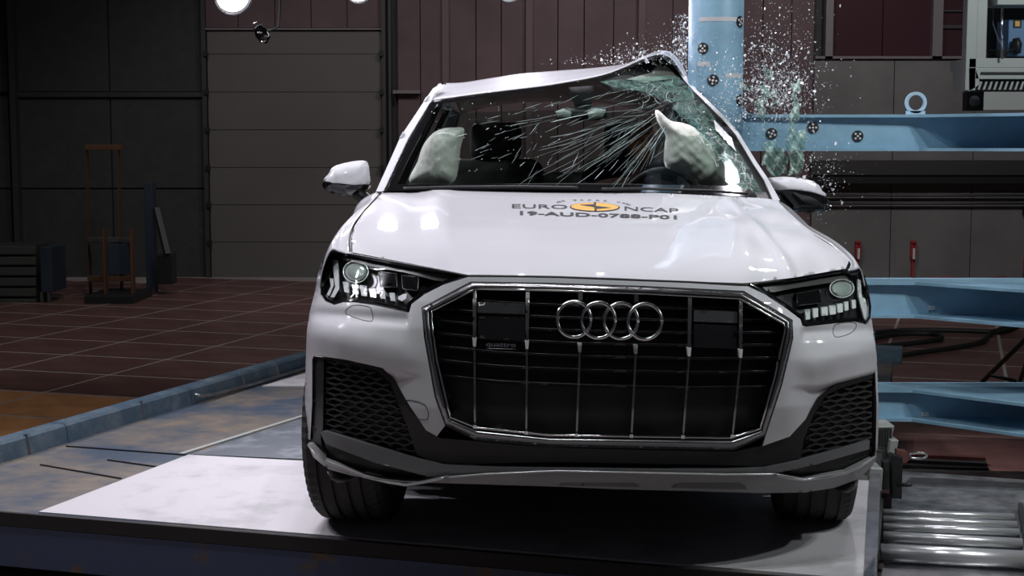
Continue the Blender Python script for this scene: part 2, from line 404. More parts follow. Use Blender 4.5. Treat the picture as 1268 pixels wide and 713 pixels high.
# right side: glazing with posts above grey concrete
for a, b in ((1025, 1086), (1087, 1145), (1158, 1215), (1217, 1290), (1292, 1380)): wbox('glazing_panel', a, b, -140, 72, M['glaze'], wall, .03)
wbox('glazing_transom', 1158, 1300, 16, 18, M['steel_dark'], wall, .06)
wbox('glazing_transom', 1158, 1300, 34, 38, M['steel_dark'], wall, .06)
for x0, x1 in ((1015, 1024), (1145, 1157)): wbox('window_post', x0, x1, -140, 75, M['post'], wall, .14)
for x0, x1 in ((1003, 1100), (1101, 1199), (1200, 1300), (1301, 1400)): wbox('concrete_panel', x0, x1, 75, 350, M['concrete'], wall, .1)
wbox('ledge', 1003, 1400, 72, 75, M['post'], wall, .14)
wbox('cable_tray', 1000, 1400, 218, 226, M['black'], wall, .14, .1)
wbox('cable_tray', 1000, 1400, 198, 216, M['steel_dark'], wall, .08, .1)
for y in (241, 251):
    MB().tube([(wx(1000), WY - .16, wz(y)), (wx(1400), WY - .16, wz(y))], .017, 8).build('wall_pipe', M['steel_dark'], wall, True)
# roller door
dr = empty('door_1', (wx(369), WY, FZ)); tag(dr, kind='structure', label='tall grey sectional door of the hall')
n = 6.55; yy = [343 - 46.4 * k for k in range(8)]; yy[7] = 40; yy = [343, 299, 253, 207, 161, 115, 69, 40]
for k in range(7): wbox('door_section', 262, 474, yy[k + 1] + .35, yy[k] - .35, M['door'], dr, .06)
for x0, x1 in ((256, 261), (475, 480)):
    wbox('door_track', x0, x1, -60, 346, M['steel_dark'], dr, .12)
for k in range(1, 7):
    for x in (261, 474): wbox('hinge', x - 2, x + 3, yy[k] - 3, yy[k] + 3, M['black'], dr, .05, .1)
wbox('conduit', 483, 486, -60, 346, M['steel_dark'], dr, .06)
wbox('threshold', 262, 474, 342, 345, M['post'], dr, .10)
wbox('lintel', 258, 480, 38, 40, M['post'], dr, .1)

# ---- platform (sled deck)
plat = empty('sled_platform', (0, 6.5, FZ), 'low blue steel sled platform under the car, with white painted plates', 'platform')
fl_ = np.array([-2.50, 5.58]); fr_ = np.array([1.13, 4.50]); br_ = np.array([2.46, 9.3]); bl_ = np.array([-1.17, 9.3])
MB().prism([fl_, fr_, br_, bl_], -.20, -.004).build('deck', M['blue_worn'], plat)
MB().prism([fl_ + (-.02, -.02), fr_ + (.0, -.02), fr_ + (.002, -.006), fl_ + (-.016, -.004)], -.050, .001).build('edge_strip', M['rubberstrip'], plat)
MB().prism([fl_ + (-.01, -.012), fr_ + (0, -.012), fr_ + (.004, .012), fl_ + (-.006, .014)], -.21, -.055).build('front_face', M['navy'], plat)
wl = gp(39.7, 634); w2 = gp(233, 563.4); w3 = gp(378, 571)
MB().prism([(-1.79, 5.388), (1.115, 4.53), (1.50, 5.9), (-.2, 6.1), (w2[0], w2[1])], -.004, .0025).build('white_plate', M['whiteplate'], plat)
p = [(-1.43, 6.42), (-1.05, 7.32), (.4, 7.0), (.1, 6.12)]
MB().prism(p, -.004, .001).build('grey_plate', M['greyplate'], plat)
MB().prism([(-1.50, 6.43), (-1.08, 7.36), (-1.055, 7.35), (-1.475, 6.42)], -.004, .004).build('joint_strip', M['alu'], plat)
MB().prism([(-1.44, 8.28), (1.95, 8.28), (2.2, 9.1), (-1.16, 9.0)], -.004, .002).build('white_plate', M['whiteplate'], plat)
a, b = gp(1108, 520), gp(1080, 713)
MB().prism([(1.505, 5.92), (1.12, 4.56), (1.13, 4.56), (1.66, 6.45), (1.55, 6.45)], -.004, .003).build('white_plate', M['whiteplate'], plat)
MB().prism([(1.115, 4.5), (1.155, 4.5), (1.68, 6.5), (1.63, 6.5)], -.2, .006).build('edge_rail', M['steel'], plat)
for q in (gp(60, 574.5), gp(140, 568)): pass
for q0, q1 in (((50, 575), (150, 592)), ((133, 569), (198, 578)), ((82, 552), (232, 563))):   # deck plate joints
    A, B = gp(*q0), gp(*q1); MB().bar((A[0], A[1], -.001), (B[0], B[1], -.001), .006, .006).build('plate_joint', M['black'], plat)
# kerb along the left edge with weld seams
kd = (np.array([-1.29, 8.905]) - np.array([-2.237, 6.246])); kd /= np.linalg.norm(kd); kn = np.array([-kd[1], kd[0]])
k0 = np.array([-2.237, 6.246]) - kd * .8
def kseg(s0, s1, h=.085, wd=.10):
    A = k0 + kd * s0; B = k0 + kd * s1; V = []
    for P in (A, B):
        for (u, z) in ((0, -.01), (.012, h - .012), (.025, h), (wd, h), (wd + .01, h - .015), (wd + .02, -.2)):
            V.append((P[0] + kn[0] * u, P[1] + kn[1] * u, z))
    F = [(i, i + 1, i + 7, i + 6) for i in range(5)] + [(0, 6, 11, 5), (0, 5, 4, 3, 2, 1), (6, 7, 8, 9, 10, 11)]
    return mesh('kerb_rail', V, F, M['blue_kerb'], plat)
for s0, s1 in ((-.2, 1.28), (1.285, 2.35), (2.355, 3.9)): kseg(s0, s1)
ke = k0 + kd * 2.35
kb = MB().tube([(ke[0] + kn[0] * -.02, ke[1] + kn[1] * -.02, .05), *[(ke[0] + kd[0] * s + kn[0] * (-.025), ke[1] + kd[1] * s - kn[1] * .025, .012 + .03 * math.exp(-s * 6)) for s in (.05, .2, .6, 1.2, 1.5)]], .01, 6).build('deck_hose', M['steel'], plat, True)
for s in (1.0, 1.9, 2.9, 3.3):
    q = k0 + kd * s; bb = MB(); bb.bar((q[0] - kn[0] * .004, q[1] - kn[1] * .004, .004), (q[0] + kn[0] * .02, q[1] + kn[1] * .02, .089), .016, .01); bb.build('weld_seam', M['steel'], plat)
for dx in (1110, 1093):
    pass
box('rear_stop', (2.3, 9.45, .02), (.5, .18, .10), M['blue_kerb'], plat, yaw=YAW)

# ---- right-hand machinery: trench plate, rails, rollers
tr = empty('trench_cover', (2.0, 6.0, FZ), 'scratched grey steel trench cover right of the sled platform', 'cover')
def q2(px, py, z): g = gp(px, py, z); return (g[0], g[1])
MB().prism([(1.10, 4.2), q2(1400, 760, -.17), q2(1400, 603, -.17), (1.83, 6.85)], -.28, -.17).build('plate', M['wornsteel'], tr)
MB().prism([q2(1128, 592, -.166), q2(1400, 606, -.166), q2(1400, 612, -.166), q2(1120, 600, -.166)], -.17, -.16).build('edge_bar', M['steel'], tr)
MB().prism([q2(1095, 700, -.166), q2(1400, 716, -.166), q2(1400, 735, -.166), q2(1090, 718, -.166)], -.17, -.163).build('wear_strip', M['steel'], tr)
rb = empty('roller_bed', (1.8, 5.5, -.17), 'bed of five polished steel rollers lying right of the platform corner', 'rollers')
for k, (yl, yr, xr, r) in enumerate(((632, 638, 1256, .016), (640.5, 647.5, 1259, .017), (650, 657, 1262, .017), (661, 670, 1266, .022), (679, 688, 1270, .036))):
    zc = -.17 + r + .004; zt = zc + r * .5
    A = gp(1094 if k < 4 else 1091, yl, zt); B = gp(xr, yr, zt)
    MB().tube([(A[0], A[1], zc), (B[0], B[1], zc)], r, 20).build('roller', M['roller'], rb, False if False else True)
A = gp(1094, 628, -.15); B = gp(1088, 700, -.15)
MB().bar((A[0] - .012, A[1], -.14), (B[0] - .012, B[1], -.14), .02, .06).build('end_plate', M['steel_dark'], rb)
A = gp(1260, 628, -.15); B = gp(1274, 706, -.15)
MB().bar((A[0] + .012, A[1], -.15), (B[0] + .012, B[1], -.15), .02, .04).build('end_plate', M['steel_dark'], rb)
gr = empty('guide_rail_set', (2, 7.2, FZ), 'dark parallel steel guide rails on the red floor below the blue beams', 'rails')
for k, (y, x1, mt) in enumerate(((566, 1220, 'redbrown'), (573, 1222, 'steel_dark'), (580, 1224, 'steel_dark'), (587, 1320, 'steel'))):
    A = gp(1112, y - 2, -.24); B = gp(x1, y + 3, -.24); MB().bar((A[0], A[1], -.25), (B[0], B[1], -.25), .05, .05).build('rail', M[mt], gr)
rf = empty('floor_plate', (2.4, 8, FZ), 'brownish red painted floor plate beneath the lowest blue beam', 'plate')
MB().prism([q2(1095, 535, FZ + .03), q2(1400, 545, FZ + .03), q2(1400, 596, FZ + .03), q2(1110, 580, FZ + .03)], FZ + .006, FZ + .03).build('plate', mat('red_brown_floor', (.24, .12, .10), .5, var=.2, vscale=5), rf)
A = gp(1105, 537.5, FZ + .033); B = gp(1400, 551, FZ + .033); MB().bar(A, B, .008, .006).build('seam_strip', M['steel'], rf)

# clamp assembly at the platform's right edge
ca = empty('clamp_assembly', at(1098, 600, 6.3), 'grey ribbed clamp blocks bolted to the right edge of the platform', 'clamp')
def pbox(name, x0, y0, x1, y1, Y, d, mt, parent, bv=.003, yaw=0):
    c0 = at(x0, y0, Y); c1 = at(x1, y1, Y)
    return box(name, ((c0[0] + c1[0]) / 2, Y + d / 2, (c0[2] + c1[2]) / 2), (abs(c1[0] - c0[0]), d, abs(c1[2] - c0[2])), mt, parent, bv=bv, yaw=yaw)
def pprism(name, poly, Y, d, mt, parent, bv=0):
    V = [at(x, y, Y) for x, y in poly]; Vb = [(v[0], v[1] + d, v[2]) for v in V]; n = len(V)
    F = [tuple(range(n)), tuple(range(2 * n - 1, n - 1, -1))] + [(i, n + i, n + (i + 1) % n, (i + 1) % n) for i in range(n)]
    o = mesh(name, V + Vb, F, mt, parent)
    if bv: bevel(o, bv)
    return o
pprism('ribbed_block', [(1085, 528), (1108, 527), (1101, 557), (1084, 556)], 6.45, .16, M['alu'], ca, .004)
for k in range(6): pbox('rib', 1087 + k * 3.2, 530, 1088.2 + k * 3.2, 553, 6.44, .012, M['steel_dark'], ca, 0)
pprism('spacer', [(1082, 557), (1104, 557), (1102, 578), (1081, 578)], 6.42, .14, M['steel_dark'], ca, .003)
pprism('side_block', [(1103, 545), (1113, 545), (1110, 562), (1100, 562)], 6.4, .12, M['alu'], ca, .003)
pprism('foot_block', [(1078, 579), (1094, 580), (1092, 609), (1069, 607)], 6.0, .16, M['alu'], ca, .006)
pprism('bracket', [(1104, 562), (1118, 566), (1117, 618), (1105, 617)], 6.1, .05, M['black'], ca, .003)
pprism('bracket', [(1094, 572), (1106, 570), (1104, 606), (1092, 606)], 6.2, .05, M['steel_dark'], ca, .003)
MB().tube([at(1112, 600, 6.08), at(1128, 600, 6.02)], .009, 8).build('bolt', M['steel_dark'], ca, True)
pprism('red_lug', [(1110, 556), (1122, 558), (1128, 567), (1122, 574), (1109, 573)], 6.2, .03, M['redbrown'], ca, .003)
sh = []
for k in range(21):
    t = 2 * math.pi * k / 20; sh.append(at(1137 + 11 * math.cos(t), 564 + 3.6 * math.sin(t), 6.2))
MB().tube(sh, .005, 6).build('shackle', M['chrome'], ca, True)

# ---- blue pole rig
rig = empty('impact_pole_rig', (1.0, 7.0, FZ), 'sky blue steel pole with three horizontal beams, pressed into the car side', 'pole')
PX, PYc, PR = (883.5 - 634) / 1800 * 7.0, 7.0, .130
MB().tube([(PX, PYc, .03), (PX, PYc, 3.6)], PR, 48).build('pole', M['blue'], rig, True)
for c in ((.03), (.38)):
    pass
for zt, zb in ((1.528, 1.353), (.72, .544), (.192, .034)):
    x0, x1 = PX + .02, 5.2
    b = MB(); b.box(((x0 + x1) / 2, 7.13, (zt + zb) / 2), (x1 - x0, .12, zt - zb - .01)); b.build('beam_web', M['blue'], rig)
    tx = (1137 - 634) / 1800 * 7.0
    for z in (zt, zb):
        pl = [(x0, 7.05 if z != zt or True else 7.0), (tx, 7.02), (tx + .42, 6.63), (x1, 6.55), (x1, 7.25), (x0, 7.25)]
        s = -.014 if z == zt else 0
        MB().prism(pl, z + s, z + s + .014).build('flange', M['blue'], rig)
# fillet plate in the corner between pole and top beam
cxp, czp = PX + PR - .004, 1.528; fil = [(cxp, czp)] + [(cxp + .07 - .07 * math.cos(t), czp + .07 - .07 * math.sin(t)) for t in [math.pi / 2 * k / 6 for k in range(6, -1, -1)]]
V = [(x, 7.03, z) for x, z in fil] + [(x, 7.07, z) for x, z in fil]; n = len(fil)
mesh('gusset', V, [tuple(range(n)), tuple(range(2 * n - 1, n - 1, -1))] + [(i, (i + 1) % n, n + (i + 1) % n, n + i) for i in range(n)], M['blue'], rig)
# lifting eye
le = MB(); ec = at(1134, 127, 7.1); ro, ri = .052, .037; N = 28
V = []; F = []
for k in range(N):
    t = 2 * math.pi * k / N
    for r in (ro, ri):
        for y in (-.008, .008): V.append((ec[0] + r * math.cos(t), ec[1] + y, ec[2] + r * math.sin(t)))
for k in range(N):
    a = 4 * k; b = 4 * ((k + 1) % N); F += [(a, b, b + 2, a + 2), (a + 1, a + 3, b + 3, b + 1), (a, a + 1, b + 1, b), (a + 2, b + 2, b + 3, a + 3)]
le.add(V, F); le.box((ec[0], ec[1], ec[2] - .05), (.09, .016, .02)); eo = le.build('lifting_eye', mat('eye_blue', (.45, .6, .72), .4), rig)
# white tape bands on the pole
for z0, ang0, ang1 in ((1.38 + 151 / 1800 * 7, -2.35, -.35), (1.38 + 98 / 1800 * 7, -2.4, -1.9), (1.38 + 84 / 1800 * 7, -1.35, -.5)):
    V = []; F = []; K = 14
    for k in range(K + 1):
        t = ang0 + (ang1 - ang0) * k / K
        for z in (z0 - .01, z0 + .01): V.append((PX + (PR + .0015) * math.cos(t), PYc + (PR + .0015) * math.sin(t), z))
    F = [(2 * k, 2 * k + 2, 2 * k + 3, 2 * k + 1) for k in range(K)]; o = mesh('tape', V, F, M['tape'], rig)
    m_ = o.modifiers.new('s', 'SOLIDIFY'); m_.thickness = .001
def marker(px, py, onpole=True, r=.0275, rot=0, nd=5, white=True):
    Y = 6.87 if onpole else 7.068; a, b = ray(px, py)
    if onpole:
        for _ in range(6): X = a * Y; Y = PYc - math.sqrt(max(0, PR ** 2 - (X - PX) ** 2))
    c = Vector((float(a * Y), float(Y), float(CAMH + b * Y)))
    nrm = Vector((c.x - PX, c.y - PYc, 0)).normalized() if onpole else Vector((0, -1, 0))
    tx = Vector((0, 0, 1)).cross(nrm).normalized() * 1.0; tz = Vector((0, 0, 1))
    e = MB(); N = 24
    pt = lambda u, v, h: tuple(c + tx * u + tz * v + nrm * (h - (u * u / (2 * PR) if onpole else 0)))
    V = [pt(0, 0, .004)] + [pt(r * math.cos(2 * math.pi * k / N), r * math.sin(2 * math.pi * k / N), .004) for k in range(N)] + [pt(r * math.cos(2 * math.pi * k / N), r * math.sin(2 * math.pi * k / N), -.001) for k in range(N)]
    F = [(0, 1 + k, 1 + (k + 1) % N) for k in range(N)] + [(1 + k, 1 + N + k, 1 + N + (k + 1) % N, 1 + (k + 1) % N) for k in range(N)]
    d = mesh('target_marker', V, F, M['marker_black'], rig)
    for k in range(nd):
        if k == 0: u = v = 0
        else: t = rot + math.pi / 4 + (k - 1) * math.pi / 2; u, v = .0155 * math.cos(t), .0155 * math.sin(t)
        rr = .0052
        V = [pt(u, v, .006)] + [pt(u + rr * math.cos(2 * math.pi * q / 10), v + rr * math.sin(2 * math.pi * q / 10), .006) for q in range(10)] + [pt(u + rr * math.cos(2 * math.pi * q / 10), v + rr * math.sin(2 * math.pi * q / 10), .003) for q in range(10)]
        F = [(0, 1 + q, 1 + (q + 1) % 10) for q in range(10)] + [(1 + q, 11 + q, 11 + (q + 1) % 10, 1 + (q + 1) % 10) for q in range(10)]
        mesh('dot', V, F, M['marker_white'], d)
for (px, py, op, rt) in ((870.5, 60, 1, 0), (883, 99.5, 1, .6), (916, 27, 1, .3), (915.5, 124, 1, .2), (955.5, 165.5, 0, .4), (1006.5, 158, 0, .8), (1062, 168.5, 0, 0)): marker(px, py, bool(op), rot=rt)
def label_text(txt, size, fn, mt, parent, name='lettering', bold=0.0, space=1.0):
    cu = bpy.data.curves.new('t', 'FONT'); cu.body = txt; cu.size = size; cu.offset = bold; cu.space_character = space; cu.resolution_u = 3
    o = bpy.data.objects.new('t', cu); COL.objects.link(o); bpy.context.view_layer.update()
    ev = o.evaluated_get(bpy.context.evaluated_depsgraph_get()); me = ev.to_mesh()
    V = np.array([v.co[:] for v in me.vertices]); F = [tuple(p.vertices) for p in me.polygons]
    ev.to_mesh_clear(); bpy.data.objects.remove(o); bpy.data.curves.remove(cu)
    P = fn(V[:, 0], V[:, 1], V[:, 0].max(), V[:, 1].min(), V[:, 1].max())
    out = mesh(name, list(P), F, mt, parent); return out
# small stencilled square marks on the beams
for (px, py, Y) in ((1154, 381, 7.06), (1146, 513, 7.06)):
    for k in range(2):
        a = at(px - 3 + 5 * k, py, Y)
        b = MB()
        for dx, dz, sx, sz in ((0, .008, .012, .003), (0, -.008, .012, .003), (-.005, 0, .003, .014), (.005, 0, .003, .014)): b.box((a[0] + dx, a[1], a[2] + dz), (sx, .006, sz))
        b.build('stencil_mark', M['tape'], rig)

# ---- far right cabinet
cb = empty('equipment_rack', at(1240, 112, 8.2), 'open aluminium equipment rack at the upper right holding a blue box', 'rack')
YR = 8.2
pbox('upright', 1200, -60, 1208, 112, YR, .08, M['alu'], cb); pbox('upright', 1209, -60, 1221, 74, YR + .02, .08, M['alu'], cb)
pbox('shelf', 1200, 72, 1330, 84, YR, .35, M['alu'], cb)
pprism('side_rail', [(1200, 84), (1208, 84), (1214, 104), (1200, 113)], YR, .3, M['alu'], cb)
pbox('slot', 1215, 89, 1330, 92, YR - .01, .02, M['black'], cb); pbox('lower_rail', 1208, 84, 1330, 98, YR, .03, M['alu'], cb)
for k in range(17): pprism('vent_fin', [(1214 + k * 6.5, 101), (1216.5 + k * 6.5, 101), (1213 + k * 6.5, 111), (1210.5 + k * 6.5, 111)], YR, .25, M['alu'], cb)
pbox('vent_back', 1206, 98, 1330, 112, YR + .05, .2, M['black'], cb)
pbox('top_rail', 1236, -30, 1330, 6, YR - .05, .2, M['alu'], cb)
MB().tube([at(1241, 73, YR - .03), at(1241, 0, YR - .03)], .007, 8).build('rod', M['chrome'], cb, True)
pbox('back_panel', 1221, -60, 1330, 73, YR + .34, .01, M['steel_dark'], cb)
bx = empty('control_box', at(1262, 70, 8.25), 'blue control box with an orange square switch inside the rack', 'box')
pbox('case', 1249, 24, 1330, 70, 8.3, .2, M['case_blue'], bx, .006)
pbox('switch', 1257, 26, 1263, 33, 8.29, .02, M['orange'], bx); pbox('switch_surround', 1255, 24.5, 1265, 34.5, 8.295, .02, M['black'], bx)
pillow('knob', [(1254, 48), (1262, 46), (1266, 54), (1264, 66), (1256, 68), (1252, 60)], 8.27, .06, M['black'], bx)
for k in range(3): MB().tube([at(1258, 60, 8.24), at(1246 - 3 * k, 63 + k * 3, 8.2), at(1226 + 3 * k, 62 + 4 * k, 8.25), at(1222, 70, 8.3)], .007, 6).build('cable', M['cable'], bx, True)
tag(MB().tube([at(1230, 0, 8.35), at(1230, 30, 8.3), at(1236, 48, 8.3), at(1243, 60, 8.3), at(1244, 71, 8.3)], .004, 6).build('hanging_cable', M['steel'], None, True), 'thin grey cable curving down inside the rack left of the blue box', 'cable')
sp = empty('speaker', at(1207, 137, 8.9), 'small square black speaker with a pale round cone below the rack', 'speaker')
pbox('case', 1197, 113, 1218, 137, 8.9, .08, M['black'], sp, .004)
c = at(1207, 125, 8.895); MB().tube([(c[0], c[1], c[2]), (c[0], c[1] + .02, c[2])], .033, 24).build('cone', M['concrete'], sp, True)
MB().tube([at(1207, 113, 8.94), (at(1207, 113, 8.94)[0], 8.94, 2.6)], .012, 8).build('hanger', M['steel_dark'], sp)
wb = box('backing_board', (at(1250, 124, 10)[0], 10, at(1250, 124, 10)[2]), (.42, .03, .13), M['alu']); wb.location.z += 0
tag(wb, 'pale grey horizontal board behind the speaker, just above the top beam', 'board')
wb.name = 'backing_board'

# red fittings on wall
for px, y0, y1, lab in ((1060, 297, 345, 'left red latch bar on the concrete wall, beside the car headlamp'), (1128, 297, 345, 'right red latch bar on the concrete wall, above the middle beam')):
    e = empty('latch_bar', (wx(px), WY - .15, wz(345)), lab, 'fitting', 'red latch bars on the concrete wall')
    wbox('bar', px - 1.4, px + 1.4, y0 + 4, y1, M['red'], e, .05, .1); wbox('handle', px - 3.2, px - 1.6, y0 + 2, y0 + 20, M['red'], e, .05, .12)
    wbox('handle', px + 1.6, px + 3.2, y0 + 2, y0 + 20, M['red'], e, .05, .12); wbox('cap', px - 3.2, px + 3.2, y0, y0 + 3, M['red'], e, .05, .12); wbox('plate', px - 1.3, px + 1.3, y0 + 9, y0 + 22, M['tape'], e, .03, .16)
hs = []
for k in range(60):
    t = k / 59 * 6 * math.pi; hs.append((wx(1268 + 8 * math.cos(t) * (1 - k / 240)), WY - .25 - .004 * k, wz(322 + 20 * math.sin(t) * (1 - k / 240))))
tag(MB().tube(hs, .014, 6).build('coiled_hose', M['red'], None, True), 'coiled red hose hanging on the concrete wall at the right', 'hose')
tag(MB().tube([(wx(1144), WY - .2, wz(342)), (wx(1170), WY - .22, wz(341)), (wx(1200), WY - .25, wz(344)), (wx(1240), WY - .25, wz(340))], .008, 6).build('red_cable', M['red'], None, True), 'thin red cable running along the wall foot above the middle beam', 'cable')
tag(wbox('wall_camera', 1262, 1275, 256, 264, M['black'], None, .2, .1), 'small black box camera on the wall under the pipes', 'camera')
# cables on the floor
def gl(pts, z=FZ + .03): return [gp(x, y, z) for x, y in pts]
for pts, lab in (([(1080, 412), (1120, 409), (1180, 409), (1240, 410), (1268, 399), (1300, 392)], 'long black cable farthest back on the floor, just under the middle beam'),
            ([(1080, 419), (1110, 414), (1150, 413), (1166, 417), (1158, 421), (1120, 426), (1080, 430)], 'looped black cable end lying on the floor beside the car'),
            ([(1084, 438), (1110, 440), (1140, 436), (1210, 425), (1228, 412), (1262, 400)], 'black cable bending up to the right, nearest of the floor cables')):
    P = crom(np.array(gl(pts)), 6); tag(MB().tube([tuple(q) for q in P], .022, 6).build('floor_cable', M['cable'], None, True), lab, 'cable', 'black cables on the floor')
tp = empty('tripod', gp(1250, 480, FZ), 'black tripod stand legs at the right edge between the lower beams', 'tripod')
tp_top = Vector(at(1290, 400, 9.2))
for q in ((1215, 474), (1262, 474), (1300, 470)): g = gp(q[0], q[1], FZ); MB().tube([tuple(tp_top), g], .016, 8).build('leg', M['black'], tp, True)
MB().tube([tuple(tp_top), (tp_top.x, tp_top.y, tp_top.z + .4)], .02, 8).build('column', M['black'], tp, True)
MB().tube([at(1226, 464, 9.0), at(1258, 472, 9.0)], .012, 8).build('brace', M['black'], tp, True)

# ---- background left: mast lifter, slatted crate, post
lf = empty('stacker_lift', at(135, 375, 16.0), 'dark orange stacker lift with a tall twin mast by the left wall', 'lift')
def pb2(name, x0, y0, x1, y1, Y, d, mt, par): return pbox(name, x0, y0, x1, y1, Y, d, mt, par, .006)
pb2('mast', 105, 181, 111, 372, 16, .12, M['mast_orange'], lf); pb2('mast', 144, 181, 150, 372, 16, .12, M['mast_orange'], lf)
pb2('crossbar', 105, 179, 150, 186, 16, .1, M['mast_orange'], lf); pb2('crossbar', 108, 294, 162, 300, 15.9, .1, M['slat'], lf); pb2('crossbar', 108, 342, 164, 349, 15.9, .1, M['mast_orange'], lf)
pb2('fork_post', 126, 285, 131, 370, 15.6, .12, M['mast_orange'], lf); pb2('fork_post', 160, 285, 165, 374, 15.6, .12, M['mast_orange'], lf)
pb2('hydraulic_unit', 133, 302, 158, 340, 15.9, .3, M['steelblue'], lf); pb2('base', 104, 366, 166, 376, 15.4, .8, M['black'], lf)
cr = empty('slatted_cabinet', at(20, 385, 15.5), 'low grey cabinet with horizontal slats at the far left', 'cabinet')
pb2('body', -40, 303, 44, 384, 15.6, .5, M['steel_dark'], cr)
for k in range(6): pb2('slat', -40, 305 + k * 13, 44, 315 + k * 13, 15.52, .06, M['slat'], cr)
pb2('foot', 42, 384, 47, 394, 15.6, .06, M['post'], cr)
bc = empty('blue_bin', at(57, 380, 15.8), 'dull blue upright bin beside the slatted cabinet', 'bin')
pb2('body', 49, 306, 65, 362, 15.5, .5, M['steelblue'], bc); pb2('leg', 58, 362, 62, 379, 15.5, .05, M['slat'], bc); pb2('leg', 49, 362, 53, 379, 15.5, .05, M['slat'], bc)
st = empty('jib_stand', at(190, 376, 16.5), 'dark blue-grey upright stand with a slanted strut near the roller door', 'stand')
pb2('column', 178, 226, 192, 374, 16.5, .18, M['steelblue'], st); MB().bar(at(193, 258, 16.5), at(207, 315, 16.3), .06, .06).build('strut', M['slat'], st)
pb2('base', 176, 370, 222, 376, 16.0, .8, M['black'], st); MB().bar(at(206, 318, 16.4), at(250, 286, 16.9), .03, .03).build('brace', M['steel_dark'], st)
pb2('winch', 194, 315, 214, 352, 16.3, .2, M['black'], st)

# ---- hanging floodlights and clamp
def flood(px, py, Y, r, lab, power, tgt):
    c = Vector(at(px, py, Y)); e = empty('floodlight', tuple(c), lab, 'lamp', 'floodlights hanging at the top of the picture')
    d = (Vector(tgt) - c).normalized(); x = d.cross(Vector((0, 0, 1))).normalized(); y = x.cross(d)
    def ring(rs, mt, nm):
        N = 36; V = []; F = []
        for (rr, h) in rs:
            for k in range(N): t = 2 * math.pi * k / N; V.append(tuple(c + x * rr * math.cos(t) + y * rr * math.sin(t) + d * h))
        for i in range(len(rs) - 1):
            for k in range(N): F.append((i * N + k, i * N + (k + 1) % N, (i + 1) * N + (k + 1) % N, (i + 1) * N + k))
        return mesh(nm, V, F, mt, e, True)
    ring([(.001, -.12), (r * .5, -.12), (r * .98, -.03), (r, .02), (r * .93, .02), (r * .91, -.0)], M['steel'], 'reflector_housing')
    ring([(r * .9, .008), (r * .86, .014), (r * .84, .008)], M['steel_dark'], 'bezel')
    ring([(r * .84, .005), (r * .5, .008), (.0005, .009)], M['lampglow'], 'lens')
    MB().tube([tuple(c - d * .06), tuple(c - d * .06 + Vector((0, 0, .5)))], .012, 8).build('hanger', M['steel_dark'], e, True)
    if power: spot('floodlight_beam', tuple(c + d * .03), tgt, power, r * .8, 70, LAV)
flood(288, -6, 9.0, .122, 'round white floodlight glaring at the upper left, cut by the frame', 90, (.1, 5.2, .9))
flood(444, -13, 9.4, .09, 'round floodlight above the roller door, only its rim in the frame', 60, (.2, 5.2, .9))
flood(631, -15, 9.4, .09, 'round floodlight above the car roof centre, only its rim in the frame', 60, (.4, 5.2, .9))
hc = empty('hanging_clamp', at(322, 42, 8.8), 'black clamp head with bright chrome jaws hanging beside the upper left floodlight', 'clamp')
pprism('jaw', [(313, 29), (318, 27), (325, 28), (324, 31), (319, 32), (315, 36)], 8.8, .05, M['chrome'], hc, .003)
pillow('body', [(314, 34), (322, 31), (330, 36), (335, 46), (331, 54), (322, 53), (316, 44)], 8.85, .08, M['black_gloss'], hc)
for a_, b_ in (((319, 41), (325, 40)), ((322, 53), (329, 50)), ((328, 44), (333, 45))): MB().tube([at(*a_, 8.78), at(*b_, 8.78)], .006, 6).build('screw', M['chrome'], hc, True)
MB().tube([at(330, 40, 8.9), at(345, 33, 9.0), at(350, -40, 9.0)], .008, 6).build('arm', M['black'], hc, True)
# ================================================================== THE CAR
XC = .285
car = empty('car', (XC, 6.9, 0), 'white sport utility car with an octagonal grille, its roof side crushed by the blue pole', 'car')
GX = [0, .25, .45, .6, .72, .82, .89, .94, .97, .985, 1.0, 1.2]; GY = [0, .010, .04, .085, .14, .215, .30, .40, .50, .58, .74, 3.2]
def gplan(ax): return np.interp(ax, GX, GY)
_ax = np.linspace(0, 1.2, 600); _g = gplan(_ax); _k = np.exp(-np.linspace(-2, 2, 41) ** 2); _k /= _k.sum()
_g = np.convolve(np.concatenate([_g[20:0:-1], _g, _g[-1] + (_g[-1] - _g[-2]) * np.arange(1, 21)]), _k, 'valid')
def gplan(ax): return np.interp(ax, _ax, _g)
def wfac(Z): return 1.05 * np.interp(Z, [.2, .27, .366, .5, .74, .81, .877, .947, 1.02, 1.1], [.975, .985, .992, .995, .985, .973, .955, .94, .915, .88])
def fasciaF(X, Z):
    x = np.abs(X - XC)
    s = np.interp(Z, [.2, .30, .34, .40, .46, .55, .70, .80, .88, .97, 1.05], [.10, .045, .03, .03, .02, 0, .004, .022, .055, .11, .2])
    e = ss(x, .45, .8) * ss(Z, .75, 1.0) * .10
    return 4.50 + gplan(x / wfac(Z)) + s + e
def fascia(px, py, off=0.0):
    a, b, Y = bisect(lambda X, Y, Z: Y - fasciaF(X, Z), px, py, 4.3, 5.6)
    X = a * Y; Z = CAMH + b * Y; e = .004; sl = (fasciaF(X + e, Z) - fasciaF(X - e, Z)) / (2 * e)
    Y = Y + off * np.minimum(2.2, np.sqrt(1 + sl * sl)); return np.stack([a * Y, Y, CAMH + b * Y], -1)
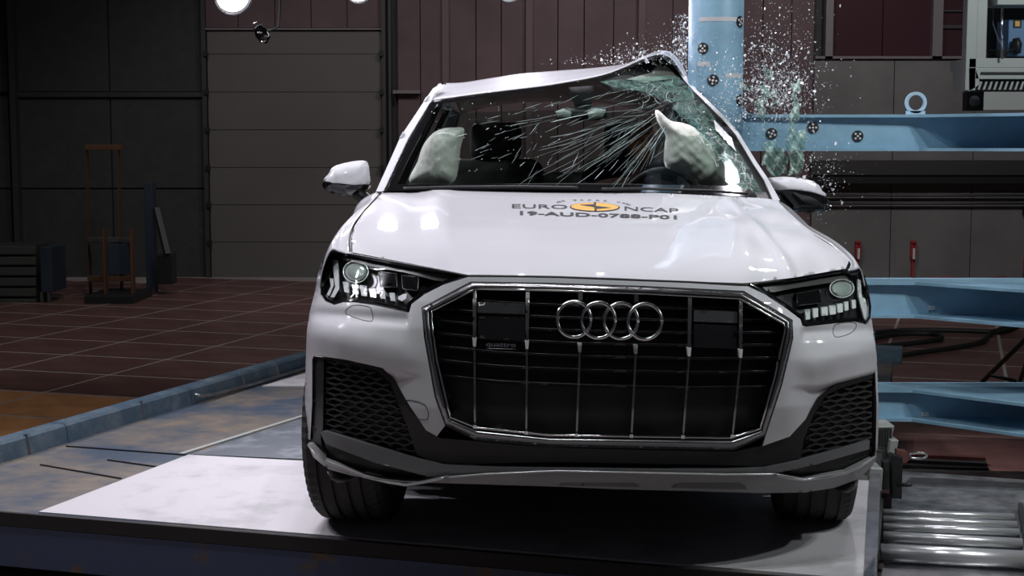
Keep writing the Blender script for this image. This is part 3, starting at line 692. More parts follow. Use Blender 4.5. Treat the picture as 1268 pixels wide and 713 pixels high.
def smooth_table(xs, ys, sig):
    x = np.linspace(xs[0] - 6 * sig, xs[-1] + 6 * sig, 1500); h = x[1] - x[0]; y = np.interp(x, xs, ys)
    y = np.where(x < xs[0], ys[0] + (x - xs[0]) * (ys[1] - ys[0]) / (xs[1] - xs[0]), np.where(x > xs[-1], ys[-1] + (x - xs[-1]) * (ys[-1] - ys[-2]) / (xs[-1] - xs[-2]), y))
    m = int(3 * sig / h); k = np.exp(-.5 * (np.arange(-m, m + 1) * h / sig) ** 2); k /= k.sum(); return x[m:-m], np.convolve(y, k, 'valid')
HZ = smooth_table([4.5, 4.57, 4.60, 4.66, 4.75, 4.9, 5.1, 5.4, 5.8, 6.1, 6.5], [.86, .92, .945, .975, 1.01, 1.05, 1.085, 1.125, 1.175, 1.20, 1.22], .035)
def hoodH(X, Y):
    x = X - XC; ax = np.abs(x); Ye = Y - .95 * gplan(np.minimum(ax, .93) / .97)
    z = np.interp(Ye, HZ[0], HZ[1])
    xc = .50 + .12 * (Y - 4.7) / 1.5
    z = z - .014 * ss(ax, xc - .03, xc + .10) + .006 * np.exp(-((ax - xc + .03) / .05) ** 2)
    d = ss(x, .35, .62)
    z = z + d * (.005 * np.sin(13 * x + 6 * Y) * np.sin(8 * Y - 4 * x) + .003 * np.sin(27 * x - 11 * Y))
    z = z + .008 * np.exp(-((x - (.60 + .05 * (5.3 - Y))) / .02) ** 2) * (Y < 6.0)
    return z
_yy = np.linspace(4.4, 6.7, 200)
def hood(px, py, off=0.0):
    a, b, Y = bisect(lambda X, Y, Z: hoodH(X, Y) - Z, px, py, 4.45, 6.6)
    return np.stack([a * Y, Y, CAMH + b * Y + off], -1)
def windF(X, Z):
    x = X - XC
    return 5.93 - .27 * np.exp(-((x - .69) / .13) ** 2 - ((Z - 1.64) / .13) ** 2) + .36 * (x / .87) ** 2 + (Z - 1.19) * 2.08 + ss(x, .15, .6) * ss(Z, 1.25, 1.6) * (.005 * np.sin(31 * x + 17 * Z) + .004 * np.sin(23 * x - 40 * Z))
def wind(px, py, off=0.0):
    a, b, Y = bisect(lambda X, Y, Z: Y - windF(X, Z), px, py, 5.7, 7.8)
    Y = Y + off; return np.stack([a * Y, Y, CAMH + b * Y], -1)
def surf_tube(name, pts, surf, off, r, mt, parent, closed=False, n=6, step=5):
    P = resample(pts, step, closed); A = np.array(P)
    Q = surf(A[:, 0], A[:, 1], off); Q = [tuple(q) for q in Q]
    if closed: Q.append(Q[0])
    return MB().tube(Q, r, n).build(name, mt, parent, True)
def fp(name, poly, mt, parent, off=0.0, step=5, thick=.012, **k): return panel(name, poly, fascia, M[mt] if isinstance(mt, str) else mt, parent, off=off, step=step, thick=thick, **k)
def mp(pts, sc_, ox, oy): return [(x / sc_ + ox, y / sc_ + oy) for x, y in pts]

# ---- outlines, traced from the photograph and laid on the curved skin
LAMP_L = [(410.5, 311.8), (435.7, 314.2), (484.6, 323.7), (532, 332.3), (576, 341.3), (548, 351), (524, 363), (507.5, 375.7), (505, 385.2), (491, 382), (461, 375.7), (437.3, 372.6), (424.7, 372.6), (413.7, 375.7), (404.2, 371.8), (398.7, 364.7), (397.9, 347.3), (401, 326.8), (405, 315)]
LAMP_R = [(928, 351.5), (981.7, 345.5), (1048, 334.4), (1054, 338.5), (1065, 335.5), (1070.4, 340.8), (1075.8, 359.4), (1078.9, 379.4), (1078, 393.3), (1072.7, 400), (1058.8, 396.4), (1048, 397), (998.7, 402.5), (994, 401), (992.5, 393.3), (974, 379.4), (947.8, 362.4)]
GRILLE_O = [(584.2, 350.4), (680, 352), (800, 356), (920, 362), (979.5, 397.2), (981, 418.5), (967, 477), (947, 539), (908.4, 556.5), (800, 554.5), (680, 551.9), (588.7, 543.8), (552.2, 525.7), (539.5, 491), (526.7, 418.2), (523.5, 381.6)]
GRILLE_I = [(588.5, 357.5), (680, 359.5), (800, 363.5), (916, 369.5), (971, 401), (971.7, 410), (959, 468), (941.3, 530.7), (905, 542), (800, 540.5), (680, 538.9), (590.7, 529.4), (557.7, 516.4), (541.3, 447.4), (534.5, 400), (534.5, 385)]
DARK_L = [(390, 441.3), (430, 447), (473.7, 457), (487.9, 471), (505, 499.5), (527.6, 533.6), (545, 543), (588, 551)]
DARK_R = [(1085.8, 461), (1036.7, 474.6), (1013, 492), (997.5, 518), (977.8, 539.4), (944.5, 551)]

def relief(px, py):
    # shoulder crease over the intakes, recess of the inner flank, hollow beside the grille frame
    yl = np.interp(px, [380, 400, 473, 530], [438, 441, 458, 467]); yr = np.interp(px, [975, 1011, 1037, 1090], [478, 480, 473, 459])
    L = ss(py, yl - 2, yl + 5) * (1 - ss(px, 455, 535)) * ss(px, 440, 470) * (px < 640)
    R = ss(py, yr - 2, yr + 5) * ss(px, 972, 1030) * (px > 900)
    b = -.018 * np.exp(-((py - yl + 26) / 20) ** 2) * (px < 640) * (1 - ss(px, 490, 540)) - .018 * np.exp(-((py - yr + 30) / 20) ** 2) * (px > 900) * ss(px, 975, 1010)
    lip = .016 * np.exp(-((py - np.interp(px, [395, 505], [389, 396])) / 7) ** 2) * (px < 505) + .016 * np.exp(-((py - np.interp(px, [995, 1080], [412, 408])) / 7) ** 2) * (px > 992)
    return .03 * L + .03 * R + b + lip
left = [(404, 312.5), (398, 322), (393.5, 340), (390, 361), (383.5, 386.5), (380, 410), (379, 436), (377.6, 491), (380, 541), (386, 541), (388, 500), (388.5, 445)]
right = [(1084, 459), (1087.5, 500), (1087.5, 520), (1086.5, 556), (1085.5, 556), (1086.3, 520), (1086.3, 500), (1084.5, 462)]
cover = [(579, 343.2), (640, 343.6), (690, 344.5), (762, 347.3), (850, 350.5), (918, 354.5), (926, 354.5)] + [(947, 364.4), (973, 381.5), (991, 395), (993.5, 403), (998.7, 404.5), (1048, 399), (1059, 398.4), (1073, 402), (1079.2, 396)] + \
        [(1081, 412), (1084.5, 439), (1086.5, 461)] + [(1085.8, 463)] + [(x, y + 1) for x, y in DARK_R[1:]] + [(948, 540), (968.5, 477), (982.5, 418.5), (981.5, 396), (921, 360), (800, 354), (680, 350), (583, 348.4), (521.8, 380.6), (525, 418.2), (538, 491), (551, 527)] + \
        [(541, 540)] + DARK_L[5::-1][0:0] + [(527.6, 532.6), (505, 498.5), (488.5, 470), (473.7, 455.5), (430, 445.5), (389, 439.8)] + \
        [(386.5, 445), (386.5, 500), (384, 545), (379.5, 541), (377.6, 491), (379, 436), (380, 410), (383.5, 386.5), (390, 361), (393.5, 340), (399, 322), (404, 312.5), (402, 318), (399, 327), (396, 347.3), (396.8, 365.7), (403, 373.5), (413.7, 377.7), (424.7, 374.4), (437.3, 374.4), (461, 377.5), (491, 384), (506.5, 387.3), (509.5, 376.7), (525.5, 364.5), (549, 352.5)]
bump = fp('bumper_cover', cover, 'paint', car, step=3.2, thick=.02, relief=relief)
wing = fp('lower_body_edge', [(1082, 410), (1085.5, 439), (1088, 500), (1088, 520), (1086.5, 558), (1084.5, 556), (1085.5, 500), (1083, 440)], 'paint', car, step=3, thick=.05)
# tow-eye cover and lamp-washer covers scored into the bumper
def scored(name, pts, rl=True):
    P = np.array(resample(soften(pts, 3), 2)); Q = fascia(P[:, 0], P[:, 1], relief(P[:, 0], P[:, 1]) - .0006)
    Q = [tuple(q) for q in Q] + [tuple(Q[0])]; MB().tube(Q, .0012, 5).build(name, M['steel_dark'], car, True)
scored('washer_cover', [(428, 388), (437, 378), (456, 379.5), (459.8, 384), (459.6, 398)]); scored('tow_eye_cover', [(502, 496), (526, 501), (529.5, 519), (511, 515.5)])
scored('washer_cover', [(1034, 402), (1057, 399), (1060, 405), (1052, 413), (1034, 417)])
# parking sensors
for (px, py) in ((433, 421), (447, 432), (424, 434)): pass

# ---- lower valance: black insert, honeycomb intakes, grey wings, silver lip, skirt
valance = [(387, 441), (430, 446), (474, 457), (488, 470), (505.5, 499), (528, 533), (545, 542.5), (552, 545), (588.7, 548), (680, 553), (800, 556), (908, 558), (946, 550), (978, 539), (998, 518), (1013.5, 491.5), (1037, 474), (1086, 461.5),
           (1087, 500), (1086, 560), (1048, 586), (995, 595), (962, 589), (900, 586), (690, 582), (550, 593), (502, 602), (451, 592), (405, 573), (384, 552), (386, 500)]
fp('valance_insert', valance, 'black', car, off=.055, step=4, thick=.02)
ring_l = [(388.5, 441), (430, 446.5), (474, 457), (488, 470.5), (505.5, 499), (528, 533), (545, 542.5), (588.7, 546), (640, 551), (700, 554.5), (800, 557), (908, 559), (945, 551.5), (978, 540), (998, 518.5), (1013.5, 492), (1037, 475), (1085, 462),
          (1082, 468), (1037, 482), (1022, 490), (1007, 515), (995, 545), (992, 566), (950, 578), (905, 576), (800, 574), (690, 572), (600, 574), (550, 577), (516, 563), (506, 533), (483, 474), (465, 458.5), (401, 444.5), (400, 531), (397, 536), (398, 552), (386, 546), (387, 500)]
fp('black_surround', ring_l, 'black', car, off=.012, step=5, thick=.04)
def honey(name, quad, parent, off=.03):
    cw, ch = 17.0, 8.6; b = MB(); xs0 = min(p[0] for p in quad) - 10; ys0 = min(p[1] for p in quad) - 30; segs = []
    sgn = 1 if quad[0][0] < 634 else -1
    def sh(x, y): return (x, y + sgn * (x - quad[0][0]) * .12)
    for r in range(24):
        for c in range(12):
            x = xs0 + c * cw + (r % 2) * cw / 2; y = ys0 + r * ch * .75
            A, B, C, D = (x, y + ch * .25), (x + cw / 2, y), (x + cw, y + ch * .25), (x, y + ch * .75)
            segs += [(sh(*A), sh(*B)), (sh(*B), sh(*C)), (sh(*A), sh(*D))]
    P = []
    for p, q in segs:
        mx, my = (p[0] + q[0]) / 2, (p[1] + q[1]) / 2
        if inside(np.array([mx]), np.array([my]), quad)[0]: P += [p, q]
    A = np.array(P); Q = fascia(A[:, 0], A[:, 1], off)
    for i in range(0, len(Q), 2): b.bar(Q[i], Q[i + 1], .014, .006)
    o = b.build(name, M['mesh'], parent); tag(o, kind='stuff'); return o
honey('honeycomb_mesh', [(401, 444), (465, 458), (483, 474), (506, 533), (516, 562), (400, 531)], car)
honey('honeycomb_mesh', [(1082, 467), (1023, 488), (1007, 515), (993.5, 565), (1078, 543)], car)
fp('grey_wing', [(397, 536), (402, 534), (440, 545.5), (505, 565.5), (550, 576), (620, 578.5), (690, 579), (690, 583), (600, 591), (550, 591), (530.5, 590), (465, 573), (402.7, 549.5)], 'grey_paint', car, off=-.005, step=4, thick=.03)
fp('grey_wing', [(690, 579), (800, 580.5), (900, 581), (948, 579), (995.5, 569), (1040, 557), (1077, 545.5), (1076.5, 556), (1009, 575.5), (966, 584.6), (900, 588), (800, 586), (690, 583)], 'grey_paint', car, off=-.005, step=4, thick=.03)
fp('lower_slot', [(402, 548), (465, 572), (531, 589), (502, 602), (451, 592), (405, 572)], 'black', car, off=.03, step=5, thick=.01)
fp('lower_slot', [(1079, 553), (1010, 574), (966, 583.5), (995, 595), (1048, 586), (1080, 570)], 'black', car, off=.03, step=5, thick=.01)
skirt = [(381, 550), (386, 551), (402.7, 570.5), (451, 589.5), (502, 600), (552, 590.5), (600, 588), (690, 583.5), (800, 586.5), (900, 588), (960, 587), (966, 588.2), (995.5, 594), (1048.5, 585), (1083, 568), (1084.5, 556), (1085.5, 562), (1082, 575), (1064, 592.5), (1032.8, 604), (997.5, 609.5), (940, 610.5), (860, 608), (760, 605.5), (690, 602.5), (610, 600), (530, 597.5), (479, 594.5), (435.6, 589), (406.4, 581), (388, 566)]
def rel_sk(px, py): return -.012 + .03 * ss(py, 588, 612) - .018 * np.exp(-(dist(px, py, [(381, 550), (402, 571), (451, 590), (502, 601), (552, 591)], False) / 5) ** 2) - .018 * np.exp(-(dist(px, py, [(962, 587.7), (995, 594), (1048, 585), (1084, 566)], False) / 5) ** 2)
fp('lower_skirt', skirt, mat('skirt_paint', (.30, .30, .305), .42, .1), car, step=3.2, thick=.05, relief=rel_sk)
surf_tube('lip_edge', [(382, 551), (390, 562), (402.7, 571), (451, 590), (480, 597), (502, 600.5), (525, 597), (550, 591.5)], fascia, -.024, .0045, M['lip_paint'], car)
surf_tube('lip_edge', [(1084, 565), (1066, 577), (1048, 585.5), (1020, 591), (995.5, 594), (978, 592), (962, 588)], fascia, -.024, .0045, M['lip_paint'], car)
surf_tube('skirt_edge', [(552, 591), (600, 587), (690, 583), (800, 585.5), (900, 587.5), (960, 587)], fascia, -.016, .0035, M['lip_paint'], car)
for tz in ([(692, 601), (707, 591), (775, 593), (792, 603)], [(832, 604), (848, 594), (912, 595), (926, 606)]): fp('skid_emboss', tz, 'grey_paint', car, off=-.002, step=5, thick=.004)
pillow('air_deflector', [(401, 576), (412, 582), (444, 588), (434, 595), (420, 597), (409, 592)], 4.95, .12, M['grey_paint'], car)
pillow('air_deflector', [(1064, 588), (1040, 598), (1030, 604), (1044, 611), (1058, 603)], 4.98, .12, M['grey_paint'], car)

# ---- grille
gl_ = fp('grille', [(x, y) for x, y in GRILLE_I], 'black_gloss', car, off=.085, step=5, thick=.01); gl_.data.materials[0] = M['black']
def relg(px, py):
    di = dist(px, py, GRILLE_I); do = dist(px, py, GRILLE_O); t = do / (di + do + 1e-6); return -.02 * np.sin(np.pi * np.clip(t, 0, 1)) + .012 * t
fp('grille_frame', GRILLE_O, 'satin_chrome', gl_, holes=[GRILLE_I], step=2.2, thick=.07, relief=relg)
surf_tube('frame_bead', GRILLE_I, fascia, -.004, .0042, M['chrome'], gl_, True)
surf_tube('frame_bead', GRILLE_O, fascia, .002, .003, M['steel_dark'], gl_, True)
def yo(x): return float(np.interp(x, [530, 545, 617, 667, 730, 860, 975], [-2, 0, 7.5, 10, 12.5, 15, 14]))
gi = [(x, y) for x, y in GRILLE_I]
for y0 in (367, 382, 397.5, 413, 429, 446, 465):
    xs_ = [x for x in range(530, 980, 6) if inside(np.array([x]), np.array([y0 + yo(x)]), gi)[0]]
    x0, x1 = xs_[0], xs_[-1]
    top = [(x, y0 + yo(x) - 1.6) for x in range(x0, x1, 12)] + [(x1, y0 + yo(x1) - 1.6)]; bot = [(x, y + 3.0) for x, y in top][::-1]
    fp('slat', top + bot, 'black_gloss', gl_, off=.028, step=7, thick=.035)
    surf_tube('slat_edge', [(x, y + .2) for x, y in top], fascia, .0265, .0010, M['slat_edge'], gl_, step=12)
lowmesh = [(x, 479 + yo(x) - 12) for x in range(548, 960, 20)] + [(957, 474), (941.3, 529), (905, 540), (800, 538.5), (680, 537), (590.7, 527.5), (558.7, 515), (549, 474)]
fp('lower_grille_panel', lowmesh, 'black', gl_, off=.06, step=9, thick=.01)
for (xt, yt, xm, ym, xb, yb) in ((587.5, 360, 587.5, 421, 588, 529.5), (653.5, 361, 652.5, 424, 651.7, 537), (718.8, 362.5, 718, 428, 714, 540), (788, 365, 787.3, 430, 782, 541), (854.5, 367, 853.5, 433, 845.8, 542), (917.5, 371, 917.3, 435, 907, 541)):
    rings = xt in (718.8, 788)
    if rings: fp('vertical_bar', [(xt - 2.6, yt), (xt + 2.6, yt), (xt + 2.6, yt + 9), (xt - 2.6, yt + 9)], 'chrome', gl_, off=-.004, step=3, thick=.03)
    else: fp('vertical_bar', [(xt - 2.4, yt), (xt + 2.4, yt), (xm + 1.9, ym - 2), (xm - 1.9, ym - 2)], 'satin_chrome', gl_, off=-.002, step=4, thick=.03)
    fp('bar_clip', [(xm - 2.6, ym - 2.5), (xm + 2.6, ym - 2.5), (xm + 1.7, ym + 8), (xm - 1.7, ym + 8)], 'tape', gl_, off=-.008, step=3, thick=.03)
    fp('vertical_bar', [(xm - 1.2, ym + 7), (xm + 1.2, ym + 7), (xb + 1.2, yb), (xb - 1.2, yb)], 'satin_chrome', gl_, off=.004, step=5, thick=.03)
    fp('bar_foot', [(xb - 2.2, yb - 3), (xb + 2.2, yb - 3), (xb + 2.2, yb + 1), (xb - 2.2, yb + 1)], 'chrome', gl_, off=-.008, step=2, thick=.01)
# sensor windows
for q in ([(591, 374), (650, 376), (650, 389), (591, 387)], [(859, 384), (913, 386), (913, 400), (859, 398)]): fp('sensor_bar', q, mat('sensor_grey', (.05, .052, .055), .2, coat=.5), gl_, off=.012, step=6, thick=.03)
for q in ([(592, 391), (650, 393), (650, 422), (592, 419)], [(859, 401), (913, 403), (912, 432), (859, 430)]): fp('sensor_window', q, 'black_gloss', gl_, off=.016, step=6, thick=.03)
bt = label_text('quattro', 1, lambda u, v, um, v0, v1: fascia(601.5 + (639 - 601.5) * u / um, 430.5 + .03 * (u / um * 37) - (v - v0) / (v1 - v0) * 6.6, .008), M['chrome'], gl_, 'model_badge', .02)
surf_tube('badge_underline', [(602, 431.2), (639, 432.2)], fascia, .008, .0012, M['chrome'], gl_)
emb = []
for k, (cx, cy) in enumerate(((710.9, 395.3), (741, 396.5), (769, 397.3), (798.5, 398))):
    pts = [(cx + 21 * math.cos(t), cy + 22 * math.sin(t)) for t in [2 * math.pi * i / 48 for i in range(48)]]
    o = surf_tube('emblem_ring', pts, fascia, -.028 - .003 * (k % 2), .0062, M['chrome'], gl_, True, n=8, step=2)

# ---- headlamps
def headlamp(outline, brow, proj, drls, blocks, mods, side):
    inner = outline
    h = fp('headlamp', outline, 'lampdark', car, off=.055, step=3, thick=.02)
    cxo = np.mean([p[0] for p in outline]); cyo = np.mean([p[1] for p in outline])
    hole = []
    P = np.array(outline)
    n = len(P)
    for i in range(n):
        p, q, r = P[i - 1], P[i], P[(i + 1) % n]
        n1 = np.array([-(q - p)[1], (q - p)[0]]); n1 /= np.linalg.norm(n1); n2 = np.array([-(r - q)[1], (r - q)[0]]); n2 /= np.linalg.norm(n2)
        m = n1 + n2; m /= max(.4, np.linalg.norm(m)); hole.append(tuple(q + m * 3.0 * (1 if side == 0 else 1)))
    if not inside(np.array([hole[0][0]]), np.array([hole[0][1]]), outline)[0]: hole = [tuple(2 * P[i] - np.array(hole[i])) for i in range(n)]
    fp('bezel', outline, 'black_gloss', h, holes=[hole], step=2.5, thick=.055, off=.001)
    fp('brow', brow, 'lampbrow', h, off=.02, step=3, thick=.03)
    (cx, cy, rx, ry) = proj
    def bowl(px, py): t = np.hypot((px - cx) / rx, (py - cy) / ry); return .012 + .0 * t - .022 * np.sqrt(np.clip(1 - t * t, 0, 1))
    ell = [(cx + rx * math.cos(t), cy + ry * math.sin(t)) for t in [2 * math.pi * i / 30 for i in range(30)]]
    fp('projector_lens', ell, 'lens', h, off=.024, step=2.2, thick=.02, relief=bowl)
    surf_tube('projector_ring', [(cx + (x - cx) * 1.1, cy + (y - cy) * 1.12) for x, y in ell], fascia, .022, .0022, M['drl'], h, True, step=3)
    for d in drls: fp('light_guide', d, 'drl', h, off=.016, step=3, thick=.02)
    for b_ in blocks: fp('light_block', b_, 'drl' if len(b_) == 4 else 'lip_paint', h, off=.02, step=3, thick=.02)
    for m_ in mods:
        fp('lens_module', m_, 'black_gloss', h, off=.03, step=5, thick=.02); surf_tube('module_trim', m_, fascia, .027, .001, M['satin_chrome'], h, True)
    fp('cover_glass', outline, 'lampglass', h, off=-.002, step=3, thick=0)
    return h
s_ = (6.34, 390, 300)
headlamp(LAMP_L, mp([(150, 88), (290, 105), (560, 150), (1080, 268), (1100, 275), (1050, 305), (950, 300), (700, 235), (430, 188), (160, 118)], *s_), (440.5, 336.5, 14, 12),
         [mp([(140, 138), (178, 142), (186, 240), (190, 365), (150, 432), (122, 430), (160, 350), (150, 280)], *s_), mp([(116, 283), (145, 290), (146, 340), (112, 420), (92, 410), (124, 345)], *s_)],
         [mp([(218, 312), (262, 318), (268, 396), (232, 390)], *s_), mp([(290, 328), (338, 335), (342, 408), (298, 400)], *s_), mp([(352, 338), (404, 346), (408, 424), (366, 418)], *s_), mp([(424, 362), (476, 368), (482, 434), (434, 430)], *s_),
          mp([(505, 378), (548, 384), (554, 444), (515, 440)], *s_), mp([(584, 398), (626, 402), (632, 462), (594, 458)], *s_), mp([(652, 430), (690, 408), (722, 404), (716, 440), (682, 462), (655, 450)], *s_)],
         [mp([(495, 232), (640, 245), (645, 352), (515, 350)], *s_), mp([(680, 258), (815, 275), (805, 380), (690, 365)], *s_)], 0)
s_ = (6.483, 920, 310)
headlamp(LAMP_R, mp([(150, 288), (400, 258), (830, 200), (850, 235), (640, 268), (430, 300), (240, 335), (190, 325)], *s_), (1042.5, 357, 13.5, 10),
         [mp([(918, 232), (945, 238), (952, 340), (992, 540), (975, 552), (932, 380)], *s_), mp([(958, 375), (980, 385), (1002, 470), (992, 540), (966, 440)], *s_)],
         [mp(b_, *s_) for b_ in ([(500, 482), (538, 476), (540, 552), (506, 556)], [(562, 470), (604, 464), (604, 534), (566, 540)], [(630, 460), (680, 454), (682, 520), (634, 526)], [(694, 448), (744, 442), (746, 510), (700, 516)], [(758, 434), (800, 428), (802, 494), (762, 500)], [(814, 418), (846, 412), (848, 478), (820, 484)], [(874, 402), (906, 398), (908, 462), (880, 468)])],
         [mp([(430, 345), (620, 318), (628, 420), (440, 445)], *s_)], 1)

# ---- hood with printed test marks
HOOD = [(436.5, 312.3), (484.6, 321.7), (532, 330.5), (578, 339.8), (600, 340), (690, 341.5), (762, 344), (850, 348), (920, 350.5), (928, 350), (981.7, 343.8), (1047, 332.5), (1050, 326), (1051, 322),
        (1044, 314), (1028, 303.5), (1010, 292), (994, 280.5), (979, 266), (968, 254), (961, 247.5), (950, 245.8), (920, 244), (860, 241), (790, 238), (713, 235.8), (600, 235), (540, 235), (476, 236.5), (463, 250), (452, 261.5), (441.5, 277), (436, 294)]
hd = panel('hood', HOOD, hood, M['paint'], car, step=3.6, thick=.03, thickdir=(0, 1, -.12))
A = np.array([(x, y) for x, y in HOOD])
surf_tube('panel_gap_shade', [(435, 313), (434.8, 294), (440.5, 277), (451, 261), (462, 249.5), (474, 237)], hood, -.008, .004, M['black'], car)  # black tubes stand in for the shade inside the panel gaps
surf_tube('panel_gap_shade', [(576, 341.8), (640, 342.3), (690, 343.2), (762, 346), (850, 349.4), (920, 352.8), (930, 352.5)], lambda a_, b_, o_: fascia(a_, b_, .01), 0, .005, M['black'], car)
surf_tube('panel_gap_shade', [(435, 315), (484.6, 324), (532, 332.5), (578, 341.8)], fascia, .006, .005, M['black'], car)
surf_tube('panel_gap_shade', [(928, 352), (981.7, 346), (1047, 335)], fascia, .006, .005, M['black'], car)
def txt(t, x0, x1, yb0, yb1, h, bold=.012):
    return label_text(t, 1, lambda u, v, um, v0, v1: hood(x0 + (x1 - x0) * u / um + (v / v1) * 0, yb0 + (yb1 - yb0) * u / um - v / v1 * h, .0022), M['print'], hd, 'printed_lettering', bold)
txt('EURO', 632, 702.5, 258, 259, 4.9, .0); txt('NCAP', 771.5, 840, 260.8, 263.6, 4.9, .0); txt('19-AUD-0788-P01', 639, 838, 266.2, 271.8, 4.6, .02)
N = 40; arc = 'FOR SAFER CARS'
for i, ch in enumerate(arc):
    if ch == ' ': continue
    t = math.pi * (1 - (i + .5) / len(arc)); cx = 735 + 44 * math.cos(t); cy = 252.6 - 4.6 * math.sin(t) + .035 * (cx - 736)
    label_text(ch, 1, lambda u, v, um, v0, v1: hood(cx - 2.3 + 4.6 * u / max(um, .3), cy + 1 - v * 2.0, .0022), M['print'], hd, 'printed_lettering', .01)
def hp(name, poly, mt, off, step=3): return panel(name, poly, hood, M[mt], hd, off=off, step=step, thick=0)
el = lambda rx, ry: [(736.5 + rx * math.cos(2 * math.pi * i / N), 256.8 + .012 * rx * math.cos(2 * math.pi * i / N) + ry * math.sin(2 * math.pi * i / N)) for i in range(N)]
hp('printed_disc', el(31, 5.6), 'print', .0018); hp('printed_disc', el(29.5, 5.0), 'orange', .0028)
hp('printed_star', [(717, 254.6), (735, 253.9), (736, 251.2), (738, 251.2), (738, 256), (757, 258.2), (739, 259.6), (738.5, 262), (736.5, 262), (735.5, 257.3)], 'print', .0038, 2)

# ---- fenders
def sideX(Y, Z, sg):
    wv = np.interp(Z, [.2, .4, .5, .8, .9, 1.0, 1.1, 1.18, 1.3, 1.62], [.94, .975, .983, .985, .972, .94, .90, .87, .82, .66])
    wv = wv - .13 * np.clip((Y - 8.7) / .75, 0, 2) ** 2 - .0 * Y
    wv = np.where(Z < .93, wv + (np.minimum(wv, .985 * wfac(Z) / 1.05 + .004) - wv) * (1 - ss(Y, 5.15, 5.6)), wv)
    if sg > 0:
        wv = wv - (.43 * np.exp(-((Y - 7.0) / .42) ** 2)) * np.interp(Z, [.2, 1.2, 1.62], [1, 1, .35])
    return XC + sg * wv
def fender(side, cut, crest, mid_up):
    c = hood(np.array([p[0] for p in cut], float), np.array([p[1] for p in cut], float), -.004)
    rows = [[], [], [], [], []]; sg = -1 if side == 0 else 1
    for i in range(len(cut)):
        C = c[i]; K = np.array(at(*crest[i]))
        m = (C + K) / 2 + np.array([0, 0, mid_up])
        xo = XC + sg * (.968 if i else .955); xo = min(xo, K[0] - .012) if sg < 0 else max(xo, K[0] + .012)
        rows[0].append(C); rows[1].append(m); rows[2].append(K)
        rows[3].append(np.array([xo, K[1], K[2] - .085])); wq = float(sideX(np.array([K[1]]), np.array([.80]), sg)[0]); rows[3][-1][0] = XC + sg * min(abs(rows[3][-1][0] - XC), abs(wq - XC) - .004); rows[4].append(np.array([wq, K[1], .80]))
    return loft('fender', rows, M['paint'], car, 6, 5, .004)
f1 = fender(0, [(432.5, 314), (432, 294.5), (437.5, 277), (448.5, 261.5), (459.5, 249.5), (471, 237.5)], [(409, 311, 5.08), (411.5, 299, 5.22), (423, 282, 5.55), (438, 266.5, 5.85), (453, 252.5, 6.1), (466, 238, 6.3)], .004)
f2 = fender(1, [(1050, 334), (1053, 323), (1030, 302), (1000, 283), (978, 264), (962, 249)], [(1066, 334.5, 5.06), (1055, 318, 5.22), (1033, 299.5, 5.5), (1002, 281, 5.8), (980, 262, 6.1), (963, 248, 6.3)], .002)
fp('lamp_corner_skin', [(404, 313), (409, 310), (436, 312.5), (435.7, 314.2), (410.5, 311.8), (405, 315), (401, 326), (399, 326)], 'paint', car, step=3, thick=.02)

def side(sg):
    def f(u, v, off=0.0):
        return np.stack([sideX(u, v, sg) - sg * off, u, v], -1)
    return f
def arch(cy, cz, r, a0, a1, n=14): return [(cy + r * math.cos(a0 + (a1 - a0) * i / n), cz + r * math.sin(a0 + (a1 - a0) * i / n)) for i in range(n + 1)]
WYF, WYR, WZ = 5.33, 8.32, .365
for sg in (-1, 1):
    F_ = side(sg); td = (-sg, 0, 0)
    if sg > 0: WYR_ = WYR
    def sp_(name, poly, mt='paint', off=0, step=.06, thick=.012): return panel(name, poly, F_, M[mt], car, off=off, step=step, thick=thick, thickdir=td)
    sp_('fender_side', [(6.28, .86), (6.28, .27), (5.80, .27)] + arch(WYF, WZ, .43, -.15, math.pi - .75) + [(5.03, .86)], off=.001)
    # doors
    for nm, y0, y1 in (('front_door', 6.29, 7.42), ('rear_door', 7.43, 8.42)):
        lo = [(y1, .30), (y0, .30)] if nm == 'front_door' else [(y1, .80)] + arch(WYR, WZ, .45, 1.35, math.pi - .15, 8) + [(7.88, .30), (y0, .30)]
        d = sp_(nm, [(y0, 1.16), (y1, 1.16)] + lo); hz = .98
        xh = sideX(np.array([y1 - .2]), np.array([hz]), sg)[0]
        MB().tube([(xh + sg * .005, y1 - .26, hz), (xh + sg * .035, y1 - .22, hz), (xh + sg * .035, y1 - .10, hz), (xh + sg * .005, y1 - .06, hz)], .012, 8).build('door_handle', M['paint'], d, True)
    sp_('rear_quarter', [(8.43, 1.16), (9.42, 1.16), (9.45, .35), (8.8, .35)] + arch(WYR, WZ, .45, .0, 1.33, 8))
    sp_('sill', [(5.80, .27), (7.86, .27), (7.86, .20), (5.80, .20)], 'black', .01)
    # side windows, pillars, roof rail
    if sg < 0 or True:
        sp_('side_window', [(6.75, 1.17), (7.38, 1.17), (7.38, 1.56), (7.2, 1.55)], 'glass_side', .012, .08, .004)
        sp_('side_window', [(7.47, 1.17), (8.38, 1.17), (8.38, 1.55), (7.47, 1.57)], 'glass_side', .012, .08, .004)
        sp_('side_window', [(8.47, 1.17), (9.05, 1.17), (8.8, 1.50), (8.47, 1.55)], 'glass_side', .012, .08, .004)
        sp_('b_pillar', [(7.38, 1.16), (7.47, 1.16), (7.47, 1.60), (7.38, 1.60)], 'black_gloss', .006, .06, .03)
        sp_('c_pillar', [(8.38, 1.16), (8.47, 1.16), (8.47, 1.58), (8.38, 1.58)], 'black_gloss', .006, .06, .03)
        sp_('d_pillar', [(9.05, 1.16), (9.42, 1.16), (9.15, 1.58), (8.75, 1.60), (8.8, 1.50)], 'paint', .0, .06, .03)
        sp_('cant_rail', [(7.15, 1.555), (8.0, 1.575), (8.85, 1.55), (9.15, 1.58), (8.6, 1.63), (7.4, 1.63)], 'paint', -.002, .06, .03)
